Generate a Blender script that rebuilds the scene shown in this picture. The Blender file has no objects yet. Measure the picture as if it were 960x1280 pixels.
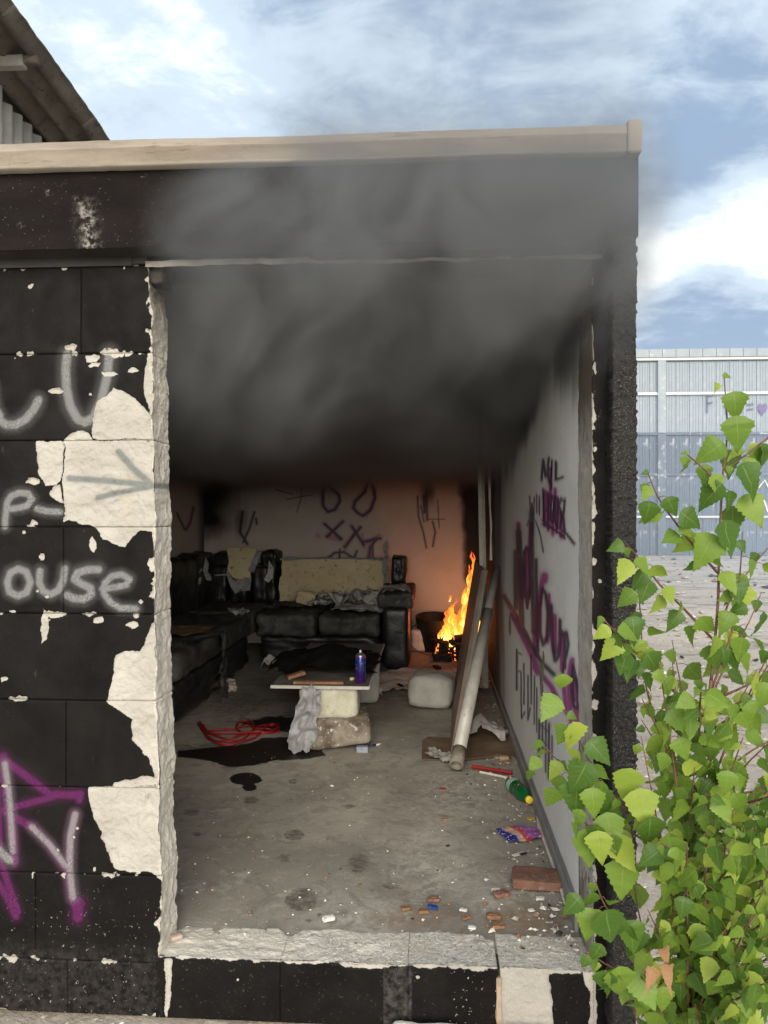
import bpy, bmesh, math, random
import numpy as np
from mathutils import Vector, Matrix, Euler

random.seed(7)
rng = np.random.default_rng(7)
sc = bpy.context.scene
COL = sc.collection

# ------------------------------------------------------------------ camera, sky, sun, exposure
E = 1.45                       # eye height above the yard
YAW = math.radians(3.52)
F = 960.0                      # focal length in photo pixels (photo 960 x 1280)
cam_d = bpy.data.cameras.new('camera')
cam = bpy.data.objects.new('camera', cam_d)
COL.objects.link(cam)
cam.location = (0, 0, E)
cam.rotation_euler = (math.radians(90), 0, YAW)
cam_d.sensor_fit = 'VERTICAL'
cam_d.sensor_height = 24
cam_d.lens = 24 * F / 1280
cam_d.clip_start = 0.05
cam_d.clip_end = 2000
sc.camera = cam
sc.view_settings.view_transform = 'Standard'
sc.view_settings.look = 'None'
sc.view_settings.exposure = 0.85
sc.view_settings.gamma = 1
sc.cycles.use_denoising = True
sc.cycles.max_bounces = 8
sc.cycles.diffuse_bounces = 5
sc.cycles.transmission_bounces = 6
sc.cycles.transparent_max_bounces = 12
sc.cycles.volume_bounces = 2
sc.cycles.volume_max_steps = 256
sc.cycles.volume_step_rate = 1.0
sc.cycles.sample_clamp_indirect = 6

SUN_EL, SUN_AZ = math.radians(18), math.radians(175)     # azimuth clockwise from +Y: behind the photographer, a bit left


def ray(px, py):
    dx, dz = (px - 480) / F, (640 - py) / F
    return Vector((dx * math.cos(YAW) - math.sin(YAW), dx * math.sin(YAW) + math.cos(YAW), dz))


def PY(px, py, y):
    r = ray(px, py); t = y / r.y
    return Vector((r.x * t, y, E + r.z * t))


def PX(px, py, x):
    r = ray(px, py); t = x / r.x
    return Vector((x, r.y * t, E + r.z * t))


def PZ(px, py, z):
    r = ray(px, py); t = (z - E) / r.z
    return Vector((r.x * t, r.y * t, z))


# ------------------------------------------------------------------ node helpers
class NT:
    def __init__(s, tree):
        s.t = tree; s.n = tree.nodes; s.l = tree.links

    def new(s, typ, **kw):
        nd = s.n.new(typ)
        for k, v in kw.items():
            setattr(nd, k, v)
        return nd

    def put(s, sock, v):
        if isinstance(v, bpy.types.NodeSocket):
            s.l.new(v, sock)
        elif v is not None:
            if isinstance(v, (tuple, list)) and len(v) == 3 and sock.type == 'RGBA':
                v = (*v, 1)
            sock.default_value = v

    def math(s, op, a, b=None, c=None, clamp=False):
        nd = s.new('ShaderNodeMath', operation=op, use_clamp=clamp)
        for i, v in enumerate((a, b, c)):
            if v is not None: s.put(nd.inputs[i], v)
        return nd.outputs[0]

    def vmath(s, op, a, b=None, scale=None):
        nd = s.new('ShaderNodeVectorMath', operation=op)
        s.put(nd.inputs[0], a)
        if b is not None: s.put(nd.inputs[1], b)
        if scale is not None: s.put(nd.inputs['Scale'], scale)
        return nd.outputs['Value' if op in ('DOT_PRODUCT', 'LENGTH', 'DISTANCE') else 'Vector']

    def mix(s, f, a, b, blend='MIX'):
        nd = s.new('ShaderNodeMix', data_type='RGBA', blend_type=blend)
        s.put(nd.inputs[0], f); s.put(nd.inputs[6], a); s.put(nd.inputs[7], b)
        return nd.outputs[2]

    def noise(s, vec, scale, detail=4, rough=.55, dist=0.0, col=False):
        nd = s.new('ShaderNodeTexNoise')
        if vec is not None: s.put(nd.inputs['Vector'], vec)
        nd.inputs['Scale'].default_value = scale
        nd.inputs['Detail'].default_value = detail
        nd.inputs['Roughness'].default_value = rough
        nd.inputs['Distortion'].default_value = dist
        return nd.outputs['Color' if col else 'Fac']

    def voronoi(s, vec, scale, feature='F1'):
        nd = s.new('ShaderNodeTexVoronoi', feature=feature)
        if vec is not None: s.put(nd.inputs['Vector'], vec)
        nd.inputs['Scale'].default_value = scale
        return nd.outputs['Distance']

    def step(s, v, lo, hi, a=0.0, b=1.0):
        nd = s.new('ShaderNodeMapRange', interpolation_type='SMOOTHSTEP')
        s.put(nd.inputs[0], v)
        for i, q in enumerate((lo, hi, a, b)): s.put(nd.inputs[i + 1], q)
        return nd.outputs[0]

    def attr(s, name):
        return s.new('ShaderNodeAttribute', attribute_name=name).outputs['Fac']

    def pos(s):
        return s.new('ShaderNodeNewGeometry').outputs['Position']

    def xyz(s, v):
        nd = s.new('ShaderNodeSeparateXYZ'); s.put(nd.inputs[0], v)
        return nd.outputs

    def comb(s, x, y, z):
        nd = s.new('ShaderNodeCombineXYZ')
        for i, v in enumerate((x, y, z)): s.put(nd.inputs[i], v)
        return nd.outputs[0]

    def obj(s):
        return s.new('ShaderNodeTexCoord').outputs['Object']

    def rnd(s):
        return s.new('ShaderNodeObjectInfo').outputs['Random']

    def bump(s, h, strength=.5, dist=.01, normal=None):
        nd = s.new('ShaderNodeBump')
        nd.inputs['Strength'].default_value = strength
        nd.inputs['Distance'].default_value = dist
        s.put(nd.inputs['Height'], h)
        if normal is not None: s.put(nd.inputs['Normal'], normal)
        return nd.outputs[0]


def new_mat(name):
    m = bpy.data.materials.new(name)
    m.use_nodes = True
    m.node_tree.nodes.clear()
    n = NT(m.node_tree)
    out = n.new('ShaderNodeOutputMaterial')
    return m, n, out


def principled(n, out, color, rough=.8, metal=0.0, normal=None, spec=.4, **kw):
    b = n.new('ShaderNodeBsdfPrincipled')
    n.put(b.inputs['Base Color'], color)
    n.put(b.inputs['Roughness'], rough)
    n.put(b.inputs['Metallic'], metal)
    n.put(b.inputs['Specular IOR Level'], spec)
    for k, v in kw.items():
        n.put(b.inputs[k.replace('_', ' ')], v)
    if normal is not None: n.put(b.inputs['Normal'], normal)
    n.l.new(b.outputs[0], out.inputs['Surface'])
    return b


def simple(name, c1, c2=None, scale=12, rough=.8, bump=.3, bdist=.004, bscale=60, metal=0.0, spec=.4, coords='obj', c3=None, speck=None, lo=.35, hi=.68, **kw):
    m, n, out = new_mat(name)
    v = n.obj() if coords == 'obj' else n.pos()
    c = c1
    if c2 is not None:
        f = n.step(n.noise(v, scale, 6, .6, .4), lo, hi)
        c = n.mix(f, c1, c2)
    if c3 is not None:
        c = n.mix(n.step(n.noise(v, scale * 3.7, 5, .65), .56, .68), c, c3)
    if speck is not None:
        c = n.mix(n.step(n.voronoi(v, speck[0]), speck[1], speck[1] * .6), c, speck[2])
    nm = n.bump(n.noise(v, bscale, 6, .65), bump, bdist) if bump else None
    principled(n, out, c, rough, metal, nm, spec, **kw)
    return m


# ------------------------------------------------------------------ world
w = bpy.data.worlds.new('World')
sc.world = w
w.use_nodes = True
w.node_tree.nodes.clear()
n = NT(w.node_tree)
wo = n.new('ShaderNodeOutputWorld')
bg = n.new('ShaderNodeBackground')
sky = n.new('ShaderNodeTexSky', sky_type='NISHITA')
sky.sun_disc = False
sky.sun_elevation = SUN_EL
sky.sun_rotation = SUN_AZ
sky.air_density = 1.2
sky.dust_density = 2.5
d = n.vmath('NORMALIZE', n.new('ShaderNodeTexCoord').outputs['Generated'])
s_ = n.xyz(d)
den = n.math('ADD', n.math('ABSOLUTE', s_[2]), .22)
cp = n.comb(n.math('DIVIDE', s_[0], den), n.math('DIVIDE', s_[1], den), n.math('MULTIPLY', s_[2], .8))
n1 = n.noise(n.vmath('ADD', cp, (3.1, 0.4, 0)), 1.6, 10, .62, .3)
n2 = n.noise(n.vmath('MULTIPLY', n.vmath('ADD', cp, (7.7, 2.4, 1.0)), (1, 1.5, 1)), 4.6, 9, .64, .4)
n3 = n.noise(n.vmath('MULTIPLY', cp, (.7, 1.6, 1)), .9, 5, .5)


def lobe(px, py, lo, hi):
    v = ray(px, py).normalized()
    return n.step(n.vmath('DOT_PRODUCT', d, tuple(v)), math.cos(math.radians(lo)), math.cos(math.radians(hi)))


def band(lo, mid, hi):
    return n.math('MULTIPLY', n.step(s_[2], lo, mid), n.step(s_[2], hi, mid))


bright = n.math('ADD', n.math('MULTIPLY', n1, .62), n.math('MULTIPLY', n2, .38))
bias = n.math('MULTIPLY', lobe(150, 120, 13, 1), .11)
bias = n.math('ADD', bias, n.math('MULTIPLY', n.math('MULTIPLY', band(.17, .29, .40), lobe(880, 340, 30, 8)), .26))
bias = n.math('SUBTRACT', bias, n.math('MULTIPLY', lobe(900, 215, 9, 2), .07))
bias = n.math('SUBTRACT', bias, n.math('MULTIPLY', lobe(880, 412, 6, 2), .17))
bb = n.math('ADD', bright, bias)
cloud_col = n.mix(n.step(bb, .38, .56), (2.6, 3.5, 4.8), (5.2, 6.2, 7.2))
cloud_col = n.mix(n.step(bb, .56, .72), cloud_col, (9.6, 10.0, 10.0))
blue = n.mix(.6, sky.outputs[0], (2.6, 4.3, 6.6))
cover = n.step(n3, .22, .44)
skyc = n.mix(n.math('MAXIMUM', cover, n.step(bb, .5, .6)), blue, cloud_col)
n.put(bg.inputs[0], skyc)
bg.inputs[1].default_value = 0.078
n.l.new(bg.outputs[0], wo.inputs[0])

sun_d = bpy.data.lights.new('sun', 'SUN')
sun_d.energy = 3.5
sun_d.angle = math.radians(55)
sun_d.color = (1, .91, .78)
sun = bpy.data.objects.new('sun', sun_d)
COL.objects.link(sun)
sd = Vector((math.sin(SUN_AZ) * math.cos(SUN_EL), math.cos(SUN_AZ) * math.cos(SUN_EL), math.sin(SUN_EL)))
sun.rotation_euler = sd.to_track_quat('Z', 'Y').to_euler()
sun.location = (0, -5, 12)


# ------------------------------------------------------------------ numeric noise
def _hash(i, j, k, seed):
    h = (i.astype(np.int64) * 374761393 + j.astype(np.int64) * 668265263 + k.astype(np.int64) * 2147483647 // 7 + seed * 974711) & 0xffffffff
    h = ((h ^ (h >> 13)) * 1274126177) & 0xffffffff
    h = h ^ (h >> 16)
    return (h & 0xffff) / 65535.0


def vnoise(P, scale, seed=0):
    Q = np.asarray(P, float) * scale
    I = np.floor(Q).astype(np.int64); Fr = Q - I
    Fr = Fr * Fr * (3 - 2 * Fr)
    r = 0
    for a in (0, 1):
        for b in (0, 1):
            for c in (0, 1):
                wgt = (Fr[:, 0] if a else 1 - Fr[:, 0]) * (Fr[:, 1] if b else 1 - Fr[:, 1]) * (Fr[:, 2] if c else 1 - Fr[:, 2])
                r = r + wgt * _hash(I[:, 0] + a, I[:, 1] + b, I[:, 2] + c, seed)
    return r * 2 - 1


def fbm(P, scale, octv=4, seed=0, gain=.5):
    r = 0; a = 1; t = 0
    for o in range(octv):
        r = r + a * vnoise(P, scale * 2.03 ** o, seed + o * 17); t += a; a *= gain
    return r / t


def sstep(x, lo, hi):
    t = np.clip((x - lo) / (hi - lo), 0, 1)
    return t * t * (3 - 2 * t)


def seg_dist(P, A, B):
    A = np.array(A, float); B = np.array(B, float)
    ab = B - A; L = max((ab * ab).sum(), 1e-12)
    t = np.clip(((P - A) @ ab) / L, 0, 1)
    return np.sqrt((((P - A) - t[:, None] * ab) ** 2).sum(1))


def poly_dist(P, pts, closed=False):
    r = np.full(len(P), 1e9)
    seq = list(zip(pts[:-1], pts[1:]))
    if closed: seq.append((pts[-1], pts[0]))
    for a, b in seq: r = np.minimum(r, seg_dist(P, a, b))
    return r


def inside(P, pts):
    c = np.zeros(len(P), bool)
    m = len(pts)
    for i in range(m):
        x1, y1 = pts[i]; x2, y2 = pts[(i + 1) % m]
        if y1 == y2: continue
        k = ((P[:, 1] > min(y1, y2)) & (P[:, 1] <= max(y1, y2)))
        xi = x1 + (P[:, 1] - y1) / (y2 - y1) * (x2 - x1)
        c ^= k & (P[:, 0] < xi)
    return c


def sdf_poly(P, pts):
    dd = poly_dist(P, pts, True)
    return np.where(inside(P, pts), -dd, dd)


# ------------------------------------------------------------------ mesh helpers
class MB:
    def __init__(s):
        s.v = []; s.f = []; s.mi = []

    def add(s, vs, fs, m=0):
        b = len(s.v)
        s.v += [tuple(v) for v in vs]
        s.f += [tuple(b + i for i in f) for f in fs]
        s.mi += [m] * len(fs)
        return s

    def box(s, x0, x1, y0, y1, z0, z1, m=0, rot=None, bev=0.0):
        if bev > 0:
            return s.bbox(x0, x1, y0, y1, z0, z1, bev, m, rot)
        vs = [(x, y, z) for z in (z0, z1) for y in (y0, y1) for x in (x0, x1)]
        if rot is not None:
            c = Vector(((x0 + x1) / 2, (y0 + y1) / 2, (z0 + z1) / 2))
            vs = [c + rot @ (Vector(v) - c) for v in vs]
        return s.add(vs, [(0, 2, 3, 1), (4, 5, 7, 6), (0, 1, 5, 4), (2, 6, 7, 3), (0, 4, 6, 2), (1, 3, 7, 5)], m)

    def bbox(s, x0, x1, y0, y1, z0, z1, bev, m=0, rot=None):
        bm = bmesh.new()
        bmesh.ops.create_cube(bm, size=1)
        for v in bm.verts:
            v.co = Vector((v.co.x * (x1 - x0), v.co.y * (y1 - y0), v.co.z * (z1 - z0)))
        bmesh.ops.bevel(bm, geom=bm.edges[:], offset=bev, segments=2, affect='EDGES')
        c = Vector(((x0 + x1) / 2, (y0 + y1) / 2, (z0 + z1) / 2))
        vs = [c + ((rot @ v.co) if rot is not None else v.co) for v in bm.verts]
        bm.verts.index_update()
        s.add(vs, [[v.index for v in f.verts] for f in bm.faces], m)
        bm.free()
        return s

    def tube(s, pts, radii, seg=10, m=0, cap=True):
        pts = [Vector(p) for p in pts]
        if not hasattr(radii, '__len__'): radii = [radii] * len(pts)
        b = len(s.v); up = Vector((0, 0, 1))
        prev = None
        for i, p in enumerate(pts):
            t = (pts[min(i + 1, len(pts) - 1)] - pts[max(i - 1, 0)]).normalized()
            if prev is None:
                a = t.cross(up)
                if a.length < .1: a = t.cross(Vector((1, 0, 0)))
            else:
                a = prev - t * prev.dot(t)
            a.normalize(); prev = a
            c = t.cross(a)
            for k in range(seg):
                q = 2 * math.pi * k / seg
                s.v.append(tuple(p + (a * math.cos(q) + c * math.sin(q)) * radii[i]))
        for i in range(len(pts) - 1):
            for k in range(seg):
                k2 = (k + 1) % seg
                s.f.append((b + i * seg + k, b + i * seg + k2, b + (i + 1) * seg + k2, b + (i + 1) * seg + k)); s.mi.append(m)
        if cap:
            s.f.append(tuple(b + k for k in range(seg))[::-1]); s.mi.append(m)
            e = b + (len(pts) - 1) * seg
            s.f.append(tuple(e + k for k in range(seg))); s.mi.append(m)
        return s

    def lathe(s, prof, mat4, seg=20, m=0):
        b = len(s.v)
        for r, z in prof:
            for k in range(seg):
                q = 2 * math.pi * k / seg
                s.v.append(tuple(mat4 @ Vector((r * math.cos(q), r * math.sin(q), z))))
        for i in range(len(prof) - 1):
            for k in range(seg):
                k2 = (k + 1) % seg
                s.f.append((b + i * seg + k, b + i * seg + k2, b + (i + 1) * seg + k2, b + (i + 1) * seg + k)); s.mi.append(m)
        return s

    def ribbon(s, pts, wid, normal, m=0):
        """flat stroke of a given width lying in the plane with this normal"""
        nrm = Vector(normal).normalized(); L = []; pts = [Vector(p) for p in pts]
        for i, p in enumerate(pts):
            t = (pts[min(i + 1, len(pts) - 1)] - pts[max(i - 1, 0)]).normalized()
            a = nrm.cross(t).normalized() * wid / 2
            L += [p + a, p - a]
        return s.add(L, [(2 * i, 2 * i + 1, 2 * i + 3, 2 * i + 2) for i in range(len(pts) - 1)], m)


def obj(name, mb, mats, parent=None, smooth=False, attrs=None, verts=None, faces=None, origin=None, mi=None, **props):
    """ONE mesh object; vertices are given in world space."""
    V = np.array(mb.v if mb else verts, float).reshape(-1, 3)
    Fc = mb.f if mb else faces
    me = bpy.data.meshes.new(name)
    if parent is not None:
        o0 = np.array(root_of(parent)['_o'])
    elif origin is not None:
        o0 = np.array(origin, float)
    else:
        o0 = np.array([(V[:, 0].min() + V[:, 0].max()) / 2, (V[:, 1].min() + V[:, 1].max()) / 2, V[:, 2].min()])
    W = V - o0
    if isinstance(Fc, np.ndarray) and Fc.shape[1] == 4:
        me.vertices.add(len(W)); me.vertices.foreach_set('co', W.ravel())
        nf = len(Fc)
        me.loops.add(nf * 4); me.loops.foreach_set('vertex_index', Fc.ravel().astype(np.int32))
        me.polygons.add(nf)
        me.polygons.foreach_set('loop_start', np.arange(0, nf * 4, 4, dtype=np.int32))
        me.update(calc_edges=True)
    else:
        me.from_pydata(W.tolist(), [], Fc)
        me.update()
    if not isinstance(mats, (list, tuple)): mats = [mats]
    for m in mats: me.materials.append(m)
    if mb is not None and len(mats) > 1:
        me.polygons.foreach_set('material_index', np.array(mb.mi, dtype=np.int32))
    if mi is not None:
        me.polygons.foreach_set('material_index', np.array(mi, dtype=np.int32))
    if smooth:
        me.polygons.foreach_set('use_smooth', np.ones(len(me.polygons), bool))
    for k, a in (attrs or {}).items():
        at = me.attributes.new(k, 'FLOAT', 'POINT')
        at.data.foreach_set('value', np.asarray(a, np.float32))
    o = bpy.data.objects.new(name, me)
    COL.objects.link(o)
    if parent is not None:
        o.parent = parent
    else:
        o.location = o0.tolist()
        o['_o'] = o0.tolist()
    for k, v in props.items(): o[k] = v
    return o


def root_of(o):
    while o.parent is not None: o = o.parent
    return o


def thing(name, label, cat, loc, group=None):
    o = bpy.data.objects.new(name, None)
    COL.objects.link(o)
    o.location = loc; o['_o'] = list(loc)
    o.empty_display_size = .1
    o['label'] = label; o['category'] = cat
    if group: o['group'] = group
    return o


def tag(o, label, cat, group=None):
    o['label'] = label; o['category'] = cat
    if group: o['group'] = group
    return o


def grid_faces(nu, nv, flip=False):
    i = np.arange(nu - 1)[:, None] * nv + np.arange(nv - 1)[None, :]
    q = np.stack([i, i + nv, i + nv + 1, i + 1], -1).reshape(-1, 4)
    return q[:, ::-1].copy() if flip else q


def chunk(size, seed, amp=.12, freq=3.0, div=10, cut=.08, octv=4, pn=9.0):
    """an irregular block of stone: dense box, corners worn off, rough faces"""
    bm = bmesh.new()
    bmesh.ops.create_cube(bm, size=1)
    bmesh.ops.subdivide_edges(bm, edges=bm.edges[:], cuts=div, use_grid_fill=True)
    P = np.array([v.co[:] for v in bm.verts])
    L = np.abs(P * 2)
    nrm = (L ** pn).sum(1) ** (1 / pn)
    Q = P / nrm[:, None] * (1 - cut * 0)
    Q = P + (P / nrm[:, None] - P) * 1.0
    S = np.array(size)
    W = Q * S
    m = W.copy(); ln = np.linalg.norm(Q, axis=1)[:, None]
    d = fbm(W / max(S) + seed * 3.7, freq, octv, seed)
    d2 = fbm(W / max(S) + seed * 1.3, freq * 5, 3, seed + 5)
    W = W + (Q / ln) * (d * amp + d2 * amp * .28)[:, None] * max(S)
    bm.verts.index_update()
    fs = [[v.index for v in f.verts] for f in bm.faces]
    bm.free()
    return W, fs


def chunk_obj(name, size, loc, rotz, mat, seed, parent=None, amp=.05, freq=3.0, div=10, smooth=True, tilt=(0, 0), pn=9.0, **props):
    W, fs = chunk(size, seed, amp, freq, div, pn=pn)
    R = np.array(Euler((tilt[0], tilt[1], rotz)).to_matrix())
    W = W @ R.T
    W[:, 2] -= W[:, 2].min()
    W = W + np.array(loc)
    return obj(name, None, mat, parent, smooth, verts=W, faces=fs, **props)


def crumple(w_, h_, seed, amp=.03, nu=26, nv=22, freq=9, edge=.15, fall=None):
    """a crumpled sheet (x, y in metres round 0, z heights): ridged folds and a torn outline"""
    u = np.linspace(-.5, .5, nu); v = np.linspace(-.5, .5, nv)
    U, Vv = np.meshgrid(u, v, indexing='ij')
    U = U.ravel(); Vv = Vv.ravel()
    P = np.stack([U * w_, Vv * h_, np.full_like(U, seed * 1.7)], 1)
    r1 = 1 - np.abs(fbm(P, freq, 3, seed)) * 2.2
    r2 = 1 - np.abs(fbm(P, freq * 2.4, 2, seed + 3)) * 2
    z = np.clip(r1, 0, 1) * amp + np.clip(r2, 0, 1) * amp * .4
    sh = 1 + edge * fbm(np.stack([np.cos(np.arctan2(Vv, U)), np.sin(np.arctan2(Vv, U)), np.zeros_like(U)], 1), 3, 3, seed + 9) * 2
    X = U * w_ * sh + fbm(P + 5, freq, 2, seed + 1) * amp * .6
    Y = Vv * h_ * sh + fbm(P + 9, freq, 2, seed + 2) * amp * .6
    if fall is not None: z = z + fall(X, Y)
    return np.stack([X, Y, z], 1), grid_faces(nu, nv)


def crumple_obj(name, w_, h_, loc, mat, seed, rotz=0, amp=.03, freq=9, parent=None, fall=None, nu=26, nv=22, edge=.15, tilt=(0, 0), **props):
    P, fs = crumple(w_, h_, seed, amp, nu, nv, freq, edge, fall)
    R = np.array(Euler((tilt[0], tilt[1], rotz)).to_matrix())
    P = P @ R.T + np.array(loc)
    return obj(name, None, mat, parent, True, verts=P, faces=fs, **props)

# ------------------------------------------------------------------ materials
def mat_coated():
    """white sand-lime block under a black bitumen coat; where the coat is gone comes from the attribute"""
    m, n, out = new_mat('coated_block')
    p = n.pos()
    co = n.math('ADD', n.attr('coat'), n.math('MULTIPLY', n.math('SUBTRACT', n.noise(p, 130, 5, .7), .5), .006))
    k = n.step(co, -.0008, .0008)
    spk = n.math('MULTIPLY', n.step(n.noise(p, 150, 3, .6), .735, .76), n.step(n.noise(p, 9, 4, .6), .42, .62))
    spk2 = n.math('MULTIPLY', n.step(n.noise(n.vmath('ADD', p, (4, 4, 4)), 110, 3, .6), .66, .70), n.step(n.attr('fleck'), .25, .8))
    k = n.math('SUBTRACT', k, n.math('MAXIMUM', spk, spk2), clamp=True)
    white = n.mix(n.step(n.noise(p, 7, 5, .6), .35, .7), (.40, .375, .325), (.485, .46, .405))
    white = n.mix(n.math('MULTIPLY', n.step(n.noise(n.vmath('MULTIPLY', p, (1, 1, .35)), 8, 5, .65, .6), .62, .76), .35), white, (.60, .42, .22))
    white = n.mix(n.attr('side_lift'), white, n.mix(n.step(n.noise(p, 20, 5, .65), .35, .7), (.68, .63, .54), (.80, .75, .66)))  # broken faces on reveals and sill tops painted lighter to stand in for light
    white = n.mix(n.math('MULTIPLY', n.attr('sk'), .75), white, (.11, .13, .13))
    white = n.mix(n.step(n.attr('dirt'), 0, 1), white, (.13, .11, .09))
    blk = n.mix(n.step(n.noise(p, 5, 6, .65, .5), .35, .7), (.0048, .0040, .0037), (.010, .0086, .0080))
    blk = n.mix(n.math('MULTIPLY', n.step(n.noise(n.vmath('MULTIPLY', p, (1, 1, .4)), 42, 6, .75), .62, .8), .30), blk, (.16, .15, .14))
    blk = n.mix(n.math('MULTIPLY', n.step(n.attr('dust'), 0, 1), n.step(n.noise(p, 38, 6, .7), .35, .66)), blk, (.055, .05, .045))
    dots = n.step(n.noise(p, 700, 2, .5), .34, .58)
    blk = n.mix(n.math('MULTIPLY', n.attr('sp'), n.math('MULTIPLY', dots, .9)), blk, (.13, .018, .105))
    blk = n.mix(n.math('MULTIPLY', n.attr('sw'), n.math('MULTIPLY', dots, .8)), blk, (.30, .30, .295))
    col = n.mix(k, white, blk)
    h = n.math('ADD', n.math('MULTIPLY', n.noise(p, 90, 7, .7), n.math('SUBTRACT', 1.25, k)), n.math('MULTIPLY', k, .9))
    rough = n.math('SUBTRACT', .88, n.math('MULTIPLY', k, n.step(n.noise(p, 12, 4), .3, .7, .12, .38)))
    principled(n, out, col, rough, 0, n.bump(h, .9, .007), .10)
    return m


def mat_inner(base1, base2, name, stain=(.010, .012, .018)):
    m, n, out = new_mat(name)
    p = n.pos()
    c = n.mix(n.step(n.noise(p, 3, 6, .6, .4), .3, .7), base1, base2)
    c = n.mix(n.math('MULTIPLY', n.step(n.noise(p, 28, 5, .7), .6, .75), .4), c, (.16, .15, .14))
    sm = n.math('MULTIPLY', n.attr('gp'), .92)
    c = n.mix(sm, c, (.33, .03, .21))
    c = n.mix(n.math('MULTIPLY', n.attr('gk'), .9), c, (.022, .012, .045))
    streak = n.noise(n.vmath('MULTIPLY', p, (22, 22, .7)), 1, 4, .6)
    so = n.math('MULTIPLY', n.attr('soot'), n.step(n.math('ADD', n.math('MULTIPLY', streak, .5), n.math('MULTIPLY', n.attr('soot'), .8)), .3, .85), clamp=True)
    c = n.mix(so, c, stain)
    principled(n, out, c, n.math('SUBTRACT', .75, n.math('MULTIPLY', n.attr('gk'), .3)), 0, n.bump(n.noise(p, 70, 6, .65), .35, .004), .35)
    return m


def mat_floor():
    m, n, out = new_mat('room_floor')
    p = n.pos()
    c = n.mix(n.step(n.noise(p, 1.6, 7, .62, .5), .32, .68), (.235, .213, .178), (.365, .336, .285))
    c = n.mix(n.math('MULTIPLY', n.step(n.noise(p, 14, 6, .7, .3), .52, .70), .55), c, (.45, .425, .375))
    c = n.mix(n.math('MULTIPLY', n.step(n.noise(n.vmath('ADD', p, (9, 3, 0)), 5, 7, .7, .6), .55, .72), .6), c, (.14, .128, .105))
    c = n.mix(n.math('MULTIPLY', n.step(n.noise(n.vmath('ADD', p, (1, 7, 0)), 8, 7, .72, 1.2), .50, .60), .35), c, (.12, .105, .085))
    c = n.mix(n.math('MULTIPLY', n.step(n.noise(p, 170, 3, .6), .60, .72), .5), c, (.45, .43, .39))
    c = n.mix(n.math('MULTIPLY', n.step(n.noise(n.vmath('ADD', p, (2, 3, 0)), 130, 3, .6), .62, .74), .55), c, (.04, .036, .03))
    po = n.math('MULTIPLY', n.attr('powder'), n.step(n.noise(n.vmath('MULTIPLY', p, (1, 1, 1)), 24, 7, .75, .6), .42, .62))
    c = n.mix(n.math('MULTIPLY', po, .8), c, (.52, .49, .43))
    sa = n.math('MULTIPLY', n.attr('sand'), n.step(n.noise(p, 30, 6, .7), .3, .6))
    c = n.mix(sa, c, (.25, .175, .115))
    st = n.step(n.math('ADD', n.attr('stain'), n.math('MULTIPLY', n.math('SUBTRACT', n.noise(p, 26, 7, .75), .5), 1.0)), .42, .66)
    c = n.mix(n.math('MULTIPLY', st, n.step(n.noise(p, 34, 6, .75), .35, .62, .25, .8)), c, (.06, .052, .04))
    we = n.step(n.math('ADD', n.attr('wet'), n.math('MULTIPLY', n.math('SUBTRACT', n.noise(p, 12, 6, .65), .5), .55)), .45, .56)
    c = n.mix(n.math('MULTIPLY', we, .97), c, (.006, .0055, .005))
    r = n.math('SUBTRACT', .86, n.math('MULTIPLY', we, .35))
    h = n.math('ADD', n.noise(p, 60, 7, .7), n.math('MULTIPLY', n.noise(p, 240, 3, .6), .5))
    principled(n, out, c, r, 0, n.bump(h, .5, .004), .3)
    return m


M_COAT = mat_coated()
M_SIDE = mat_inner((.68, .68, .65), (.76, .76, .73), 'side_wall_plaster')
M_BACK = mat_inner((.56, .49, .43), (.64, .57, .50), 'rear_wall_plaster', (.012, .010, .009))
M_FLOOR = mat_floor()
M_COPING = simple('coping_metal', (.215, .18, .14), (.275, .235, .185), 4, .62, .25, .003, 45, 0, .4, 'pos', c3=(.15, .12, .095), speck=(300, .10, (.12, .10, .08)))
m, n, out = new_mat('coping_metal')
p = n.pos()
c = n.mix(n.step(n.noise(n.vmath('MULTIPLY', p, (.6, 1, 4)), 5, 6, .65), .35, .7), (.205, .17, .128), (.285, .242, .19))
c = n.mix(n.math('MULTIPLY', n.step(n.noise(n.vmath('MULTIPLY', p, (1.5, 1, 22)), 5, 6, .7), .57, .66), .65), c, (.10, .08, .062))
c = n.mix(n.math('MULTIPLY', n.step(n.noise(n.vmath('MULTIPLY', p, (14, 1, 1.2)), 3, 5, .7), .56, .74), .4), c, (.12, .10, .08))
c = n.mix(n.math('MULTIPLY', n.step(n.xyz(p)[2], E + .953, E + .948), .6), c, (.42, .38, .31))
principled(n, out, c, .55, 0, n.bump(n.noise(p, 45, 6, .65), .35, .004), .4)
M_COPING = m
M_SOOTCONC = simple('sooty_concrete', (.030, .027, .025), (.055, .050, .046), 3, .85, .4, .01, 30, coords='pos')
M_ROOF = simple('roof_felt', (.06, .058, .055), (.10, .095, .09), 2, .9, .4, .01, 40, coords='pos')
M_MORTAR = simple('mortar', (.30, .27, .22), (.16, .14, .12), 14, .95, .6, .01, 60, coords='pos')
M_WHITEST = simple('white_limestone', (.66, .63, .54), (.78, .74, .65), 9, .9, .7, .008, 55, c3=(.52, .46, .36))
M_DIRTYST = simple('dirty_limestone', (.10, .075, .05), (.33, .29, .23), 9, .9, .8, .01, 45, c3=(.62, .59, .52))
M_GREYST = simple('grey_aerated_block', (.34, .33, .30), (.43, .42, .385), 9, .92, .5, .005, 90)

ROOT = thing('outbuilding', 'flat-roofed outbuilding of black coated blocks with a knocked-out front opening and smoke inside', 'building', (0, 2.16, 0))
D = 2.16
FL = .175                     # room floor
ZT = [E + .708 - .2505 * k for k in range(9)]        # block courses, top to bottom


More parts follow.
